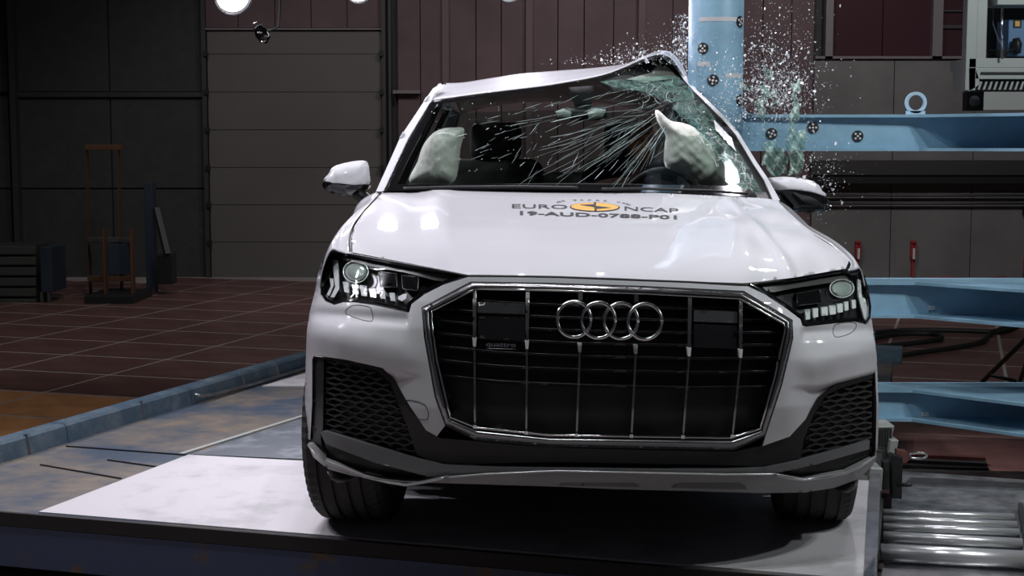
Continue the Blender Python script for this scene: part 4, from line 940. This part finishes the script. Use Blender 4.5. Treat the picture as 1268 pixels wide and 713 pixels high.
# tailgate
tgx = lambda x: XC + x
loft('tailgate', [[(tgx(-.78), 9.44, .45), (XC, 9.56, .45), (tgx(.78), 9.44, .45)], [(tgx(-.80), 9.45, .8), (XC, 9.57, .8), (tgx(.80), 9.45, .8)], [(tgx(-.77), 9.40, 1.14), (XC, 9.50, 1.14), (tgx(.77), 9.40, 1.14)]], M['paint'], car, 4, 8, .01)
loft('tailgate_glass', [[(tgx(-.75), 9.39, 1.15), (XC, 9.49, 1.15), (tgx(.75), 9.39, 1.15)], [(tgx(-.62), 9.15, 1.58), (XC, 9.25, 1.60), (tgx(.62), 9.15, 1.58)]], M['glass_side'], car, 4, 8, .004)
loft('rear_bumper', [[(tgx(-.86), 9.2, .30), (tgx(-.6), 9.55, .30), (XC, 9.62, .30), (tgx(.6), 9.55, .30), (tgx(.86), 9.2, .30)], [(tgx(-.87), 9.2, .5), (tgx(-.6), 9.58, .5), (XC, 9.64, .5), (tgx(.6), 9.58, .5), (tgx(.87), 9.2, .5)]], M['paint'], car, 4, 6, .01)

# ---- roof, lining, pillars, windshield
def wd(px, py, off=0.0): return wind(np.array([px], float), np.array([py], float), off)[0]
hdr = [(533.5, 124.5), (565, 120), (600, 115.3), (640, 110.5), (680, 105.4), (740, 94.5), (772, 83.5), (793, 74.2), (816, 67.3), (832.6, 73.8), (849, 97)]
cr_ = [(546, 104), (575, 102.5), (610, 97), (645, 91.8), (680, 89), (735, 85), (771, 80.6), (792, 73.4), (816, 66.6), (833.5, 73), (851, 97.5)]
r0 = [wd(x, y) for x, y in hdr]; r0 = [np.array([p[0], min(p[1], 7.15), p[2]]) for p in r0]
r0 = [np.array(at(hdr[i][0], hdr[i][1], min(r0[i][1], 7.12))) for i in range(len(hdr))]
r2 = [np.array(at(x, y, 7.62 if i < 7 else 7.35)) for i, (x, y) in enumerate(cr_)]
r1 = [np.array([(r0[i][0] * .55 + r2[i][0] * .45), (r0[i][1] * .5 + r2[i][1] * .5), (r0[i][2] * .38 + r2[i][2] * .62)]) for i in range(len(hdr))]
xs_ = np.linspace(-.63, .60, len(hdr)); r3 = [np.array([XC + x * (.98), 8.3, 1.735 - .09 * (abs(x) / .63) ** 2.5]) for x in xs_]; r4 = [np.array([XC + x * .96, 9.15, 1.655 - .08 * (abs(x) / .63) ** 2.5]) for x in xs_]
roof = loft('roof', [r0, r1, r2, r3, r4], M['paint'], car, 6, 6, .004)
def wp(name, poly, mt, off=0.0, step=5, thick=.01, parent=None): return panel(name, poly, wind, M[mt], parent or car, off=off, step=step, thick=thick)
wp('roof_lining', [(745, 97), (772, 88), (793, 78), (816, 70.5), (831, 77), (845, 97), (850, 108), (800, 112), (760, 112)], 'interior', .06, 4)
wp('crumpled_lining', [(775, 98), (806, 90), (814, 81), (826, 82), (836, 92), (838, 97), (800, 101)], 'liner', .03, 3)
wp('a_pillar', [(465.5, 237), (480, 205), (496, 169), (512, 145), (526.6, 123), (536, 109.5), (546, 103.3), (549, 108), (538, 116), (534, 125), (532, 127.5), (505.5, 172), (474.5, 237)], 'paint', -.012, 3.5, .05)
surf_tube('drip_strip', [(475, 236.5), (506, 171.5), (532.5, 128)], wind, -.014, .003, M['satin_chrome'], car)
wp('window_border', [(475, 236.5), (506, 171.5), (532, 127), (600, 117), (680, 107), (680, 110), (602, 120.5), (541, 129), (490, 228), (600, 228), (713, 228), (860, 229), (930, 231), (938, 244), (860, 241), (713, 235.5), (600, 235)], 'black_gloss', -.004, 4, .008)
wp('a_pillar', [(966, 248), (951, 221), (937, 200.5), (914.3, 163.6), (898, 145), (880, 127.5), (863, 111.5), (850, 96), (842, 84.5), (833, 74.5), (830.5, 76), (839.5, 87.5), (847, 98.5), (860, 113.5), (877, 130), (895, 148), (911, 166.5), (933, 203), (947, 224), (957, 247)], 'paint', -.014, 2.6, .03)
wp('pillar_trim', [(836, 92), (850, 102), (880, 132), (911, 168), (934, 205), (955, 240), (925, 240), (903, 200), (880, 165), (850, 135), (822, 108)], 'interior', .05, 5)
for k, q in enumerate(([(884, 148), (905, 170), (912, 188), (897, 172), (886, 160)],)): wp('torn_pillar_skin', q, 'paint', -.03, 3, .006)
GLASS = [(482, 233), (538, 127.5), (600, 118), (680, 107.5), (755, 96), (800, 92), (836, 93), (846, 102), (862, 120), (885, 148), (905, 175), (928, 208), (946, 240), (860, 238), (713, 234), (600, 233)]
ws = wp('windshield', GLASS, 'glass', 0, 6, 0)
# crazed band by the pole (fine fractures, milky green) and long cracks
def crazedmat(m, sc_, lo, hi, mxv):
    nt = m.node_tree
    mx = [n for n in nt.nodes if n.type == 'MIX_SHADER' and abs(n.inputs[0].default_value - .16) < .01][0]
    nz = nt.nodes.new('ShaderNodeTexNoise'); nz.inputs['Scale'].default_value = sc_; nz.inputs['Detail'].default_value = 9; nz.inputs['Roughness'].default_value = .8
    tc = nt.nodes.new('ShaderNodeTexCoord'); nt.links.new(tc.outputs['Object'], nz.inputs['Vector'])
    r = nt.nodes.new('ShaderNodeMapRange'); r.inputs[1].default_value = lo; r.inputs[2].default_value = hi; r.inputs[3].default_value = .0; r.inputs[4].default_value = mxv
    nt.links.new(nz.outputs[0], r.inputs[0]); nt.links.new(r.outputs[0], mx.inputs[0])
crazedmat(M['crazed'], 16, .42, .70, .6); crazedmat(M['scrap'], 28, .40, .62, .85)
wp('crazed_glass', [(742, 101), (790, 96), (838, 93), (850, 105), (880, 139), (905, 172), (928, 208), (943, 237), (915, 232), (897, 203), (872, 168), (842, 143), (822, 122), (790, 112), (760, 108)], 'crazed', -.005, 4, 0, ws)
R = random.Random(5); b2 = []; 
def crack(x0, y0, ang, L, wpx, curve=0, jit=.05):
    pts = [(x0, y0)]; n = max(3, int(L / 6)); a = ang
    for i in range(n): a += curve / n + R.uniform(-jit, jit); pts.append((pts[-1][0] + math.cos(a) * L / n, pts[-1][1] + math.sin(a) * L / n))
    b2.append((pts, wpx, R.random() < .17))
for k in range(115):                                   # fan of long fractures from the crushed corner
    ox, oy = R.gauss(838, 8), R.gauss(128, 8); ang = math.radians(R.uniform(104, 178)) ; d0 = R.uniform(8, 150); L = R.uniform(15, 90)
    if d0 > 60: ang = math.radians(R.uniform(125, 172))
    crack(ox + math.cos(ang) * d0, oy + math.sin(ang) * d0, ang, L, R.choice((.10, .12, .16, .22, .34)), R.uniform(-.15, .1))
for k in range(60):
    t = R.random(); crack(560 + 230 * t + R.uniform(-20, 20), 176 - 62 * t + R.uniform(-18, 34), math.radians(R.uniform(-32, -8)), R.uniform(4, 26), R.uniform(.12, .42))
for k in range(520):                                   # fine web near the pillar
    t = R.random(); px = np.interp(t, [0, .35, .6, .8, 1], [800, 850, 880, 905, 935]) + R.gauss(-6, 11); py = np.interp(t, [0, .35, .6, .8, 1], [103, 118, 148, 180, 228]) + R.gauss(4, 9)
    crack(px, py, R.uniform(0, 6.28), R.uniform(3, 13), R.uniform(.12, .3), R.uniform(-1, 1), .3)
for k in range(26): crack(R.uniform(640, 830), R.uniform(150, 222), math.radians(R.uniform(110, 150)), R.uniform(8, 26), R.uniform(.12, .25))
for k in range(70):
    px = R.uniform(500, 700); crack(px, R.uniform(118 + (700 - px) * .08, 215), math.radians(R.uniform(-40, 0)), R.uniform(1, 2.4), R.uniform(.35, .7))
CR = {False: ([], []), True: ([], [])}
for pts, wpx, hi in b2:
    V, F = CR[hi]
    A = np.array(pts); n = len(A)
    if not inside(A[:, 0], A[:, 1], GLASS).all(): continue
    T_ = np.gradient(A, axis=0); T_ /= (np.linalg.norm(T_, axis=1, keepdims=True) + 1e-9); Nn = np.stack([-T_[:, 1], T_[:, 0]], 1)
    tp_ = np.clip(np.minimum(np.arange(n), np.arange(n)[::-1]) * .8 + .25, 0, 1)[:, None] * wpx
    LL = np.vstack([A + Nn * tp_, A - Nn * tp_]); s0 = len(V); V += [tuple(LL[i]) for i in range(len(LL))]
    F += [(s0 + i, s0 + i + 1, s0 + n + i + 1, s0 + n + i) for i in range(n - 1)]
for hi, lab in ((False, 'dim green branching fractures'), (True, 'fractures with glints painted bright')):
    V, F = CR[hi]; VV = np.array(V); Q = wind(VV[:, 0], VV[:, 1], -.008)
    tag(mesh('crack_line', list(Q), F, M['crack' if hi else 'crack_dim'], ws), kind='stuff', label=lab)
# wipers and cowl
surf_tube('wiper', [(500, 233), (560, 231.5), (640, 231), (716, 232)], wind, -.03, .006, M['black'], car); surf_tube('wiper', [(745, 234), (800, 233.5), (880, 236), (925, 240)], wind, -.03, .006, M['black'], car)
wp('cowl', [(474, 238), (600, 236.5), (713, 237.3), (860, 242.5), (955, 248), (950, 238), (860, 234), (713, 230), (600, 230), (484, 232)], 'black', .02, 6, .04)
# roof rail end
pillow('roof_rail', [(541, 107), (547, 102.5), (556, 103.5), (560, 106), (552, 109), (544, 111)], 7.5, .16, M['chrome'], car, step=1.5)
pillow('rail_clip', [(524, 126), (528, 119.5), (532, 119), (531, 125), (527, 129)], 7.0, .06, M['paint'], car, step=1.5)
pillow('rail_clip', [(494, 171), (499, 163), (502, 164.5), (499, 172), (496, 174)], 6.7, .05, M['paint'], car, step=1.5)

# ---- door mirrors
def dmirror(outline, cap, lowp, stalk, Y, side, edge):
    e = empty('side_mirror', at(outline[0][0], outline[0][1], Y), parent=car)
    e.location = Vector(at(outline[0][0], outline[0][1], Y)) - Vector(car.location)
    pillow('mirror_cap', soften(cap, 3), Y, .16, M['paint'], e, outline=outline, step=2, slope=side * .0012)
    pillow('mirror_shell', soften(lowp, 3), Y + .004, .155, M['black_gloss'], e, outline=outline, step=2, slope=side * .0012)
    pillow('mirror_stalk', stalk, Y + .02, .08, M['black'], e, step=2)
    pprism('mirror_glass', edge, Y + .085, .004, M['chrome'], e)
    return e
ol_l = [(401.5, 225), (406, 216), (413.5, 206.5), (430, 201), (450, 198.5), (456, 203), (458, 215), (457.5, 228), (447, 239), (430, 242), (404, 236.5), (401.5, 231)]
dmirror(ol_l, [(401.5, 224.5), (407, 215), (413.5, 206.5), (430, 201), (449, 198.6), (455.5, 202.5), (457.5, 214), (457, 228), (440, 228.2), (420, 226.2)], [(401.5, 224.5), (420, 226.2), (440, 228.2), (457, 228), (456, 234), (447, 239), (430, 242), (404, 236.5)], [(428, 239), (446, 233), (452, 236), (461, 243), (462, 250), (457, 254), (446, 251)], 6.42, 1, [(405, 226), (414, 209), (449, 202), (454, 215), (452, 232), (406, 232)])
ol_r = [(952, 222), (958, 219.5), (976, 218.8), (998, 222), (1010, 226.5), (1018, 236), (1022.5, 244), (1023.5, 252), (1021, 260), (1014, 262), (984, 261.5), (966, 247), (955, 232)]
dmirror(ol_r, [(952, 222), (958, 219.5), (976, 218.8), (998, 222), (1010, 226.5), (1018, 236), (1021.5, 243), (1000, 237), (976, 234), (958, 234)], [(958, 234), (976, 234), (1000, 237), (1021.5, 243), (1023.5, 252), (1021, 260), (1014, 262), (984, 261.5), (966, 247)], [(957, 238), (968, 240), (984, 262), (972, 262), (962, 252)], 6.42, -1, [(962, 236), (975, 222), (1008, 229), (1018, 244), (1017, 258), (984, 258)])

# ---- wheels
def wheel(cx, cy, steer, name='wheel'):
    e = empty(name, (0, 0, 0), parent=car); e.location = Vector((cx, cy, WZ)) - Vector(car.location); e.rotation_euler = (0, 0, steer)
    R_ = WZ + .003; hw = .1425
    prof = [(-hw + .02, .24), (-hw + .004, .27), (-hw, .315), (-hw + .008, R_ - .022), (-hw + .026, R_ - .006)]
    for gx in (-.075, -.027, .027, .075): prof += [(gx - .007, R_ - .0005), (gx - .0055, R_ - .009), (gx + .0055, R_ - .009), (gx + .007, R_ - .0005)]
    prof += [(-x, r) for x, r in prof[:5]][::-1]
    NS = 120; V = []; F = []
    for k in range(NS):
        t = 2 * math.pi * k / NS
        for i, (x, r) in enumerate(prof):
            rr = r
            if i in (3, 4, len(prof) - 4, len(prof) - 5) and k % 2: rr = r - .006
            V.append((x, rr * math.sin(t), rr * math.cos(t)))
    n = len(prof)
    for k in range(NS):
        for i in range(n - 1): F.append((k * n + i, k * n + i + 1, ((k + 1) % NS) * n + i + 1, ((k + 1) % NS) * n + i))
    o_ = lambda nm, V, F, mt, sm=False: child(nm, V, F, mt, e, sm)
    o_('tyre', V, F, M['rubber'])
    V = []; F = []; N = 48
    pr_ = [(-.10, .245), (-.135, .25), (-.137, .235), (-.11, .225), (-.10, .06), (.10, .06), (.11, .225), (.137, .235), (.135, .25), (.1, .245)]
    for k in range(N):
        t = 2 * math.pi * k / N
        for x, r in pr_[:4]: V.append((x, r * math.sin(t), r * math.cos(t)))
    for k in range(N):
        for i in range(3): F.append((k * 4 + i, k * 4 + i + 1, ((k + 1) % N) * 4 + i + 1, ((k + 1) % N) * 4 + i))
    b = MB(); b.add(V, F); b.add([(-x, y, z) for x, y, z in V], F)
    for sx in (-1, 1):
        b.tube([(sx * .105, 0, 0), (sx * .125, 0, 0)], .06, 20)
        for k in range(10):
            t = 2 * math.pi * k / 10; b.bar((sx * .112, .05 * math.sin(t), .05 * math.cos(t)), (sx * .12, .235 * math.sin(t), .235 * math.cos(t)), .026, .03)
    b.tube([(-.06, 0, 0), (.06, 0, 0)], .243, 40)  # disc added to stop light passing between the spokes
    o_('rim', b.V, b.F, M['rim']); return e
def child(nm, V, F, mt, par, sm=False):
    me = bpy.data.meshes.new(nm); me.from_pydata([tuple(v) for v in V], [], F); me.materials.append(mt)
    if sm: me.polygons.foreach_set('use_smooth', [True] * len(me.polygons))
    o = bpy.data.objects.new(nm, me); return link(o, par)
wheel(XC - .845, WYF, math.radians(-7)); wheel(XC + .83, WYF, math.radians(-7)); wheel(XC - .83, WYR, 0); wheel(XC + .83, WYR, 0)

# ---- light blockers under the car, liners
box('underbody_blocker', (XC, 7.2, .33), (1.25, 4.1, .16), M['black'], car)  # plain dark box added under the car to block light
box('engine_bay', (XC, 5.55, .62), (1.30, 1.0, .42), M['black'], car)
box('crash_beam', (XC, 4.78, .45), (1.1, .14, .22), M['black'], car)
for sg in (-1, 1):
    V = []; F = []
    for k in range(13):
        t = math.pi * k / 12
        for x in (.66, .955): V.append((XC + sg * x, WYF + .425 * math.cos(t), WZ + .425 * math.sin(t)))
    F = [(2 * k, 2 * k + 1, 2 * k + 3, 2 * k + 2) for k in range(12)]; mesh('wheel_arch_liner', V, F, M['black'], car)

MB().prism([(XC - .80, 9.2), (XC - .80, 5.85), (XC - .62, 5.8), (XC - .62, 4.95), (XC - .78, 4.9), (XC - .6, 4.68), (XC, 4.6), (XC + .6, 4.68), (XC + .78, 4.9), (XC + .62, 4.95), (XC + .62, 5.8), (XC + .80, 5.85), (XC + .55, 6.6), (XC + .55, 7.4), (XC + .8, 7.7), (XC + .80, 9.2)], .325, .335).build('undertray_blocker', M['black'], car)  # unseen tray added so no light leaks through onto the platform
# ---- cabin
loft('dashboard', [[(XC - .78, 6.30, 1.165), (XC, 6.05, 1.175), (XC + .70, 6.28, 1.165)], [(XC - .78, 6.6, 1.185), (XC, 6.5, 1.20), (XC + .62, 6.6, 1.185)], [(XC - .78, 6.85, 1.15), (XC, 6.82, 1.16), (XC + .55, 6.85, 1.15)], [(XC - .78, 6.9, .8), (XC, 6.87, .8), (XC + .5, 6.9, .8)]], M['interior'], car, 5, 6, .01)
box('cabin_floor', (XC, 7.9, .45), (1.5, 2.9, .06), M['interior'], car)
def rbox(name, c, s, mt, par, bv): o = box(name, c, s, mt, par, bv=bv); o.modifiers['bevel'].segments = 5; o.data.polygons.foreach_set('use_smooth', [True] * 6); return o
for x in (-.37, .33):
    se = empty('seat', parent=car); se.location = Vector((XC + x, 7.45, .5)) - Vector(car.location)
    rbox('seat_back', (XC + x, 7.62, .95), (.50, .16, .72), M['seat'], se, .07); rbox('headrest', (XC + x, 7.62, 1.40), (.27, .12, .2), M['seat'], se, .05)
    rbox('seat_cushion', (XC + x, 7.35, .60), (.50, .52, .18), M['seat'], se, .06)
    for dx in (-.06, .06): MB().tube([(XC + x + dx, 7.62, 1.25), (XC + x + dx, 7.62, 1.35)], .007, 6).build('headrest_post', M['steel_dark'], se)
rbox('rear_bench', (XC, 8.55, .95), (1.25, .18, .55), M['seat'], car, .07)
pillow('curtain_airbag', soften([(508, 227), (517, 200), (524, 180), (536, 165), (549, 159), (562, 158), (575, 160), (570, 185), (568, 205), (558, 227)]), 7.0, .22, M['bag'], car, wrk=.0025, step=3)
pillow('curtain_airbag', soften([(811, 138), (816, 137), (830, 149), (845, 152), (860, 158), (878, 175), (893, 196), (905, 218), (912, 232), (890, 231), (868, 229), (850, 216), (824, 206), (823, 180), (824, 168), (815, 152)]), 6.62, .2, M['bag'], car, wrk=.003, step=2.5)
sw = empty('steering_wheel', parent=car); swc = Vector((.71, 6.92, 1.075)); sw.location = swc - Vector(car.location)
rg = [(swc.x + .19 * math.cos(t), swc.y - .07 * math.sin(t), swc.z + .19 * math.sin(t)) for t in [2 * math.pi * k / 40 for k in range(41)]]
MB().tube(rg, .016, 10).build('wheel_rim', M['black'], sw, True)
rbox('wheel_hub', (swc.x, swc.y + .02, swc.z), (.16, .05, .12), M['interior'], sw, .02)
for q in ((-.18, 0), (.18, 0), (0, -.18)): MB().bar(tuple(swc), (swc.x + q[0], swc.y - q[1] * .37, swc.z + q[1]), .03, .02).build('spoke', M['interior'], sw)
rv = empty('rear_view_mirror', parent=car); rv.location = Vector(at(720, 140, 6.8)) - Vector(car.location)
pillow('mirror_housing', [(700, 133), (752, 132), (752, 146), (744, 149), (706, 149), (700, 145)], 6.85, .05, M['black'], rv, step=3)
pillow('sensor_housing', [(704, 108), (736, 106), (732, 134), (712, 134)], 6.86, .04, M['interior'], rv, step=4)
for q in ([(687, 138), (698, 134), (708, 139), (706, 148), (692, 147)], [(727, 139), (738, 134), (751, 136), (746, 146), (730, 149)]): pillow('sun_visor_clip', q, 6.8, .04, mat('visor_clip', (.30, .36, .33), .5), rv, step=2)

# ---- crash-test dummy behind the airbag
pillow('door_trim', [(868, 236), (872, 200), (885, 172), (905, 185), (925, 215), (938, 240)], 6.86, .02, M['interior'], car)
dm = empty('crash_test_dummy', (.655, 7.3, .68), 'brown-skinned crash test dummy in the seat behind the steering wheel and airbag', 'dummy')
sk = {}
jo = dict(pelvis=(.62, 7.42, .75), waist=(.62, 7.46, .92), chest=(.64, 7.44, 1.08), neck0=(.655, 7.38, 1.20), neck1=(.66, 7.33, 1.27),
          shl=(.44, 7.42, 1.14), ell=(.42, 7.2, .95), wrl=(.52, 6.98, 1.03), shr=(.80, 7.36, 1.14), elr=(.80, 7.15, .96), wrr=(.86, 6.98, 1.05),
          hl=(.50, 7.38, .72), kl=(.47, 7.0, .78), al=(.47, 6.75, .55), hr=(.72, 7.38, .72), kr=(.72, 7.0, .78), ar=(.72, 6.75, .55))
rad = dict(pelvis=.14, waist=.12, chest=.15, neck0=.06, neck1=.05, shl=.065, ell=.045, wrl=.03, shr=.065, elr=.045, wrr=.03, hl=.09, kl=.062, al=.045, hr=.09, kr=.062, ar=.045)
nm = list(jo); me = bpy.data.meshes.new('body')
ed = [('pelvis', 'waist'), ('waist', 'chest'), ('chest', 'neck0'), ('neck0', 'neck1'), ('chest', 'shl'), ('shl', 'ell'), ('ell', 'wrl'), ('chest', 'shr'), ('shr', 'elr'), ('elr', 'wrr'), ('pelvis', 'hl'), ('hl', 'kl'), ('kl', 'al'), ('pelvis', 'hr'), ('hr', 'kr'), ('kr', 'ar')]
base = Vector(dm.location)
me.from_pydata([tuple(Vector(jo[k]) - base) for k in nm], [(nm.index(a), nm.index(b)) for a, b in ed], []); me.materials.append(M['dummy_cloth'])
bo = bpy.data.objects.new('body', me); link(bo, dm); sm = bo.modifiers.new('skin', 'SKIN')
for i, k in enumerate(nm): me.skin_vertices[0].data[i].radius = (rad[k], rad[k])
me.skin_vertices[0].data[0].use_root = True; sm.use_smooth_shade = True; sb = bo.modifiers.new('sub', 'SUBSURF'); sb.levels = 1; sb.render_levels = 2
V = []; F = []; NU, NV = 28, 20; hc_ = Vector((.66, 7.28, 1.385))                # head, facing the windshield
for j in range(NV + 1):
    for i in range(NU):
        th = math.pi * j / NV; ph = 2 * math.pi * i / NU; x = math.sin(th) * math.sin(ph); y = -math.sin(th) * math.cos(ph); z = math.cos(th)
        rx, ry, rz = .077, .098, .118
        if z < 0: rx *= 1 - .28 * z * z; ry *= 1 - .15 * z * z
        p = Vector((x * rx, y * ry, z * rz))
        if y < 0:
            p.y -= .022 * math.exp(-((p.x / .013) ** 2 + ((p.z + .012) / .022) ** 2)) + .006 * math.exp(-((p.x / .025) ** 2 + ((p.z + .055) / .008) ** 2))
            for s in (-1, 1): p.y += .012 * math.exp(-(((p.x - s * .032) / .016) ** 2 + ((p.z - .012) / .012) ** 2))
        for s in (-1, 1):
            if s * x > 0: p.x += s * .012 * math.exp(-(((p.y - .01) / .015) ** 2 + ((p.z + .0) / .028) ** 2))
        V.append(hc_ + p)
F = [(j * NU + i, (j + 1) * NU + i, (j + 1) * NU + (i + 1) % NU, j * NU + (i + 1) % NU) for j in range(NV) for i in range(NU)]
mesh('head', V, F, M['skin'], dm, True)
for s, wr, el_ in ((-1, 'wrl', 'ell'), (1, 'wrr', 'elr')):
    w0 = Vector(jo[wr]); d = (w0 - Vector(jo[el_])).normalized(); b = MB()
    b.tube([tuple(w0 - d * .02), tuple(w0 + d * .04), tuple(w0 + d * .085)], [.026, .036, .030], 10, flat=.5)
    sdv = Vector((1, 0, 0))
    for k in range(4):
        r_ = w0 + d * .08 + sdv * (-.027 + .018 * k); L = (.062, .072, .068, .052)[k]
        b.tube([tuple(r_), tuple(r_ + d * L * .5 + Vector((0, 0, .008))), tuple(r_ + d * L * .8 + Vector((0, 0, -.012))), tuple(r_ + d * L * .75 + Vector((0, 0, -.035)))], [.009, .009, .008, .006], 8)
    t_ = w0 + d * .03 - s * sdv * .03; b.tube([tuple(t_), tuple(t_ + d * .03 - s * sdv * .018), tuple(t_ + d * .055 - s * sdv * .01 + Vector((0, 0, -.02)))], [.011, .010, .007], 8)
    b.build('hand', M['skin'], dm, True)

# ================================================================== FLYING GLASS
R = random.Random(11)
def shard_geo(r):
    n = R.choice((3, 4, 5)); ph = R.random() * 6.28; t = r * R.uniform(.18, .5)
    M3 = Matrix.Rotation(R.uniform(0, 6.28), 3, 'X') @ Matrix.Rotation(R.uniform(0, 6.28), 3, 'Y') @ Matrix.Rotation(R.uniform(0, 6.28), 3, 'Z')
    ring = [(r * R.uniform(.6, 1) * math.cos(ph + 6.283 * k / n), r * R.uniform(.6, 1) * math.sin(ph + 6.283 * k / n)) for k in range(n)]
    V = [M3 @ Vector((x, y, -t / 2)) for x, y in ring] + [M3 @ Vector((x, y, t / 2)) for x, y in ring]
    F = [tuple(range(n - 1, -1, -1)), tuple(range(n, 2 * n))] + [(i, (i + 1) % n, n + (i + 1) % n, n + i) for i in range(n)]
    return V, F
def cloud():
    c = R.random()
    if c < .30: return R.gauss(952, 34), R.gauss(104, 38), R.uniform(6.4, 7.4)
    if c < .46: return R.gauss(962, 20), R.gauss(112, 20), R.uniform(6.5, 7.0)
    if c < .56: return R.gauss(845, 5) + R.uniform(-4, 4), R.uniform(18, 112), R.uniform(6.7, 7.3)
    if c < .70: return R.uniform(855, 925), R.gauss(125, 35), R.uniform(6.3, 6.8)
    if c < .86:
        x = 850 - min(200, abs(R.gauss(0, 75))); return x, 84 - abs(R.gauss(0, 1)) * 22 * (x - 640) / 200, R.uniform(6.9, 7.4)
    if c < .93: return R.gauss(1010, 22), R.gauss(222, 24), R.uniform(6.4, 7.0)
    return R.uniform(930, 1010), R.uniform(0, 200), R.uniform(6.4, 7.4)
sm_ = MB()
for k in range(6000):
    px, py, Y = cloud()
    if py < -15 or (px < 840 and py > 80) or (py > 150 and px < 965 and R.random() < .6): continue
    if 840 <= px < 930 and py > 98 + (px - 850) * 1.05: continue
    r = min(.0075, .0014 + R.expovariate(1) * .0014); V, F = shard_geo(r); c = Vector(at(px, py, Y)); sm_.add([tuple(v + c) for v in V], F)
for k in range(70):
    px = R.uniform(690, 850); py = np.interp(px, [690, 790, 850], [92, 80, 76]) + R.uniform(-3, 12); V, F = shard_geo(R.uniform(.001, .004)); c = Vector(at(px, py, 6.75)); sm_.add([tuple(v + c) for v in V], F)
o = sm_.build('glass_dust', M['shard']); tag(o, 'fine white glass crumbs bursting into the air around the pole and over the roof', 'glass', kind='stuff')
n = 0
protos = []
for k in range(12):
    V, F = shard_geo(1.0); me = bpy.data.meshes.new('glass_fragment'); me.from_pydata([tuple(v) for v in V], [], F); me.materials.append(M['shard']); protos.append(me)
while n < 150:
    px, py, Y = cloud()
    if py < 3 or py > 290 or (px < 840 and py > 78): continue
    if 840 <= px < 960 and py > 92 + (px - 850) * 1.0: continue
    o = bpy.data.objects.new('glass_fragment', protos[n % 12]); link(o); o.location = at(px, py, Y); s = R.uniform(.006, .012); o.scale = (s, s, s)
    tag(o, 'small clear-white glass fragment flying in the air around the blue pole', 'glass', 'flying glass fragments around the pole'); n += 1
# green laminated glass scraps, crumpled and hanging in the air beside the pole
def scrap(poly, Y, lab, seed, T=.02):
    rg_ = random.Random(seed); pl_ = [(x + rg_.uniform(-3.4, 3.4), y + rg_.uniform(-3.4, 3.4)) for x, y in resample(poly, 4.4)]; V2, tr_ = tri2d(pl_, [], 2.0); x, y = V2[:, 0], V2[:, 1]
    dY = .03 * np.sin(x * .35 + seed) * np.sin(y * .23 + seed * 2) + .012 * np.sin(x * .9 - y * .7 + seed)
    a, b = ray(x, y); Yc = Y + dY; A = np.stack([a * Yc, Yc, CAMH + b * Yc], 1); n = len(A)
    B = A + np.array([0, .006, 0]); F = [tuple(q) for q in tr_] + [tuple(q[::-1] + n) for q in tr_]
    for p, q in bedges(tr_): F.append((p, p + n, q + n, q))
    o = mesh('laminated_glass_scrap', list(A) + list(B), F, M['scrap'], None, True); tag(o, lab, 'glass'); return o
sx = lambda pts: mp(pts, 3.239, 830, 0)
scrap(sx([(345, 400), (372, 395), (384, 500), (378, 505), (360, 460)]), 6.75, 'thin green glass strip hanging straight down over the beam corner', 1)
scrap(sx([(484, 360), (500, 330), (515, 312), (522, 335), (512, 390), (524, 440), (520, 470), (500, 480), (490, 540), (470, 560), (478, 480), (488, 420)]), 6.7, 'long twisted green glass strip rising above the top beam', 2)
scrap(sx([(470, 560), (500, 545), (530, 520), (548, 560), (528, 610), (536, 660), (520, 700), (470, 704), (476, 650), (462, 600)]), 6.7, 'crumpled green glass sheet just above the right door mirror', 3)
scrap(sx([(370, 600), (395, 560), (430, 570), (462, 610), (472, 660), (450, 700), (405, 704), (375, 660)]), 6.75, 'pale green crazed glass sheet between car pillar and door mirror', 4)
scrap(sx([(412, 350), (425, 360), (418, 420), (406, 440), (408, 390)]), 6.8, 'narrow green glass sliver right of the pole above the beam', 5)
scrap(sx([(262, 318), (310, 335), (330, 362), (300, 358), (270, 345)]), 6.7, 'small green glass scrap at the right edge of the pole', 6)
scrap(sx([(360, 350), (398, 345), (410, 385), (380, 400), (352, 380)]), 6.85, 'ragged pale green glass patch right of the pole at its fillet', 7)
scrap(sx([(385, 250), (395, 290), (415, 300), (402, 330), (385, 300), (378, 275)]), 6.9, 'ragged glass tatter highest right of the pole', 8)
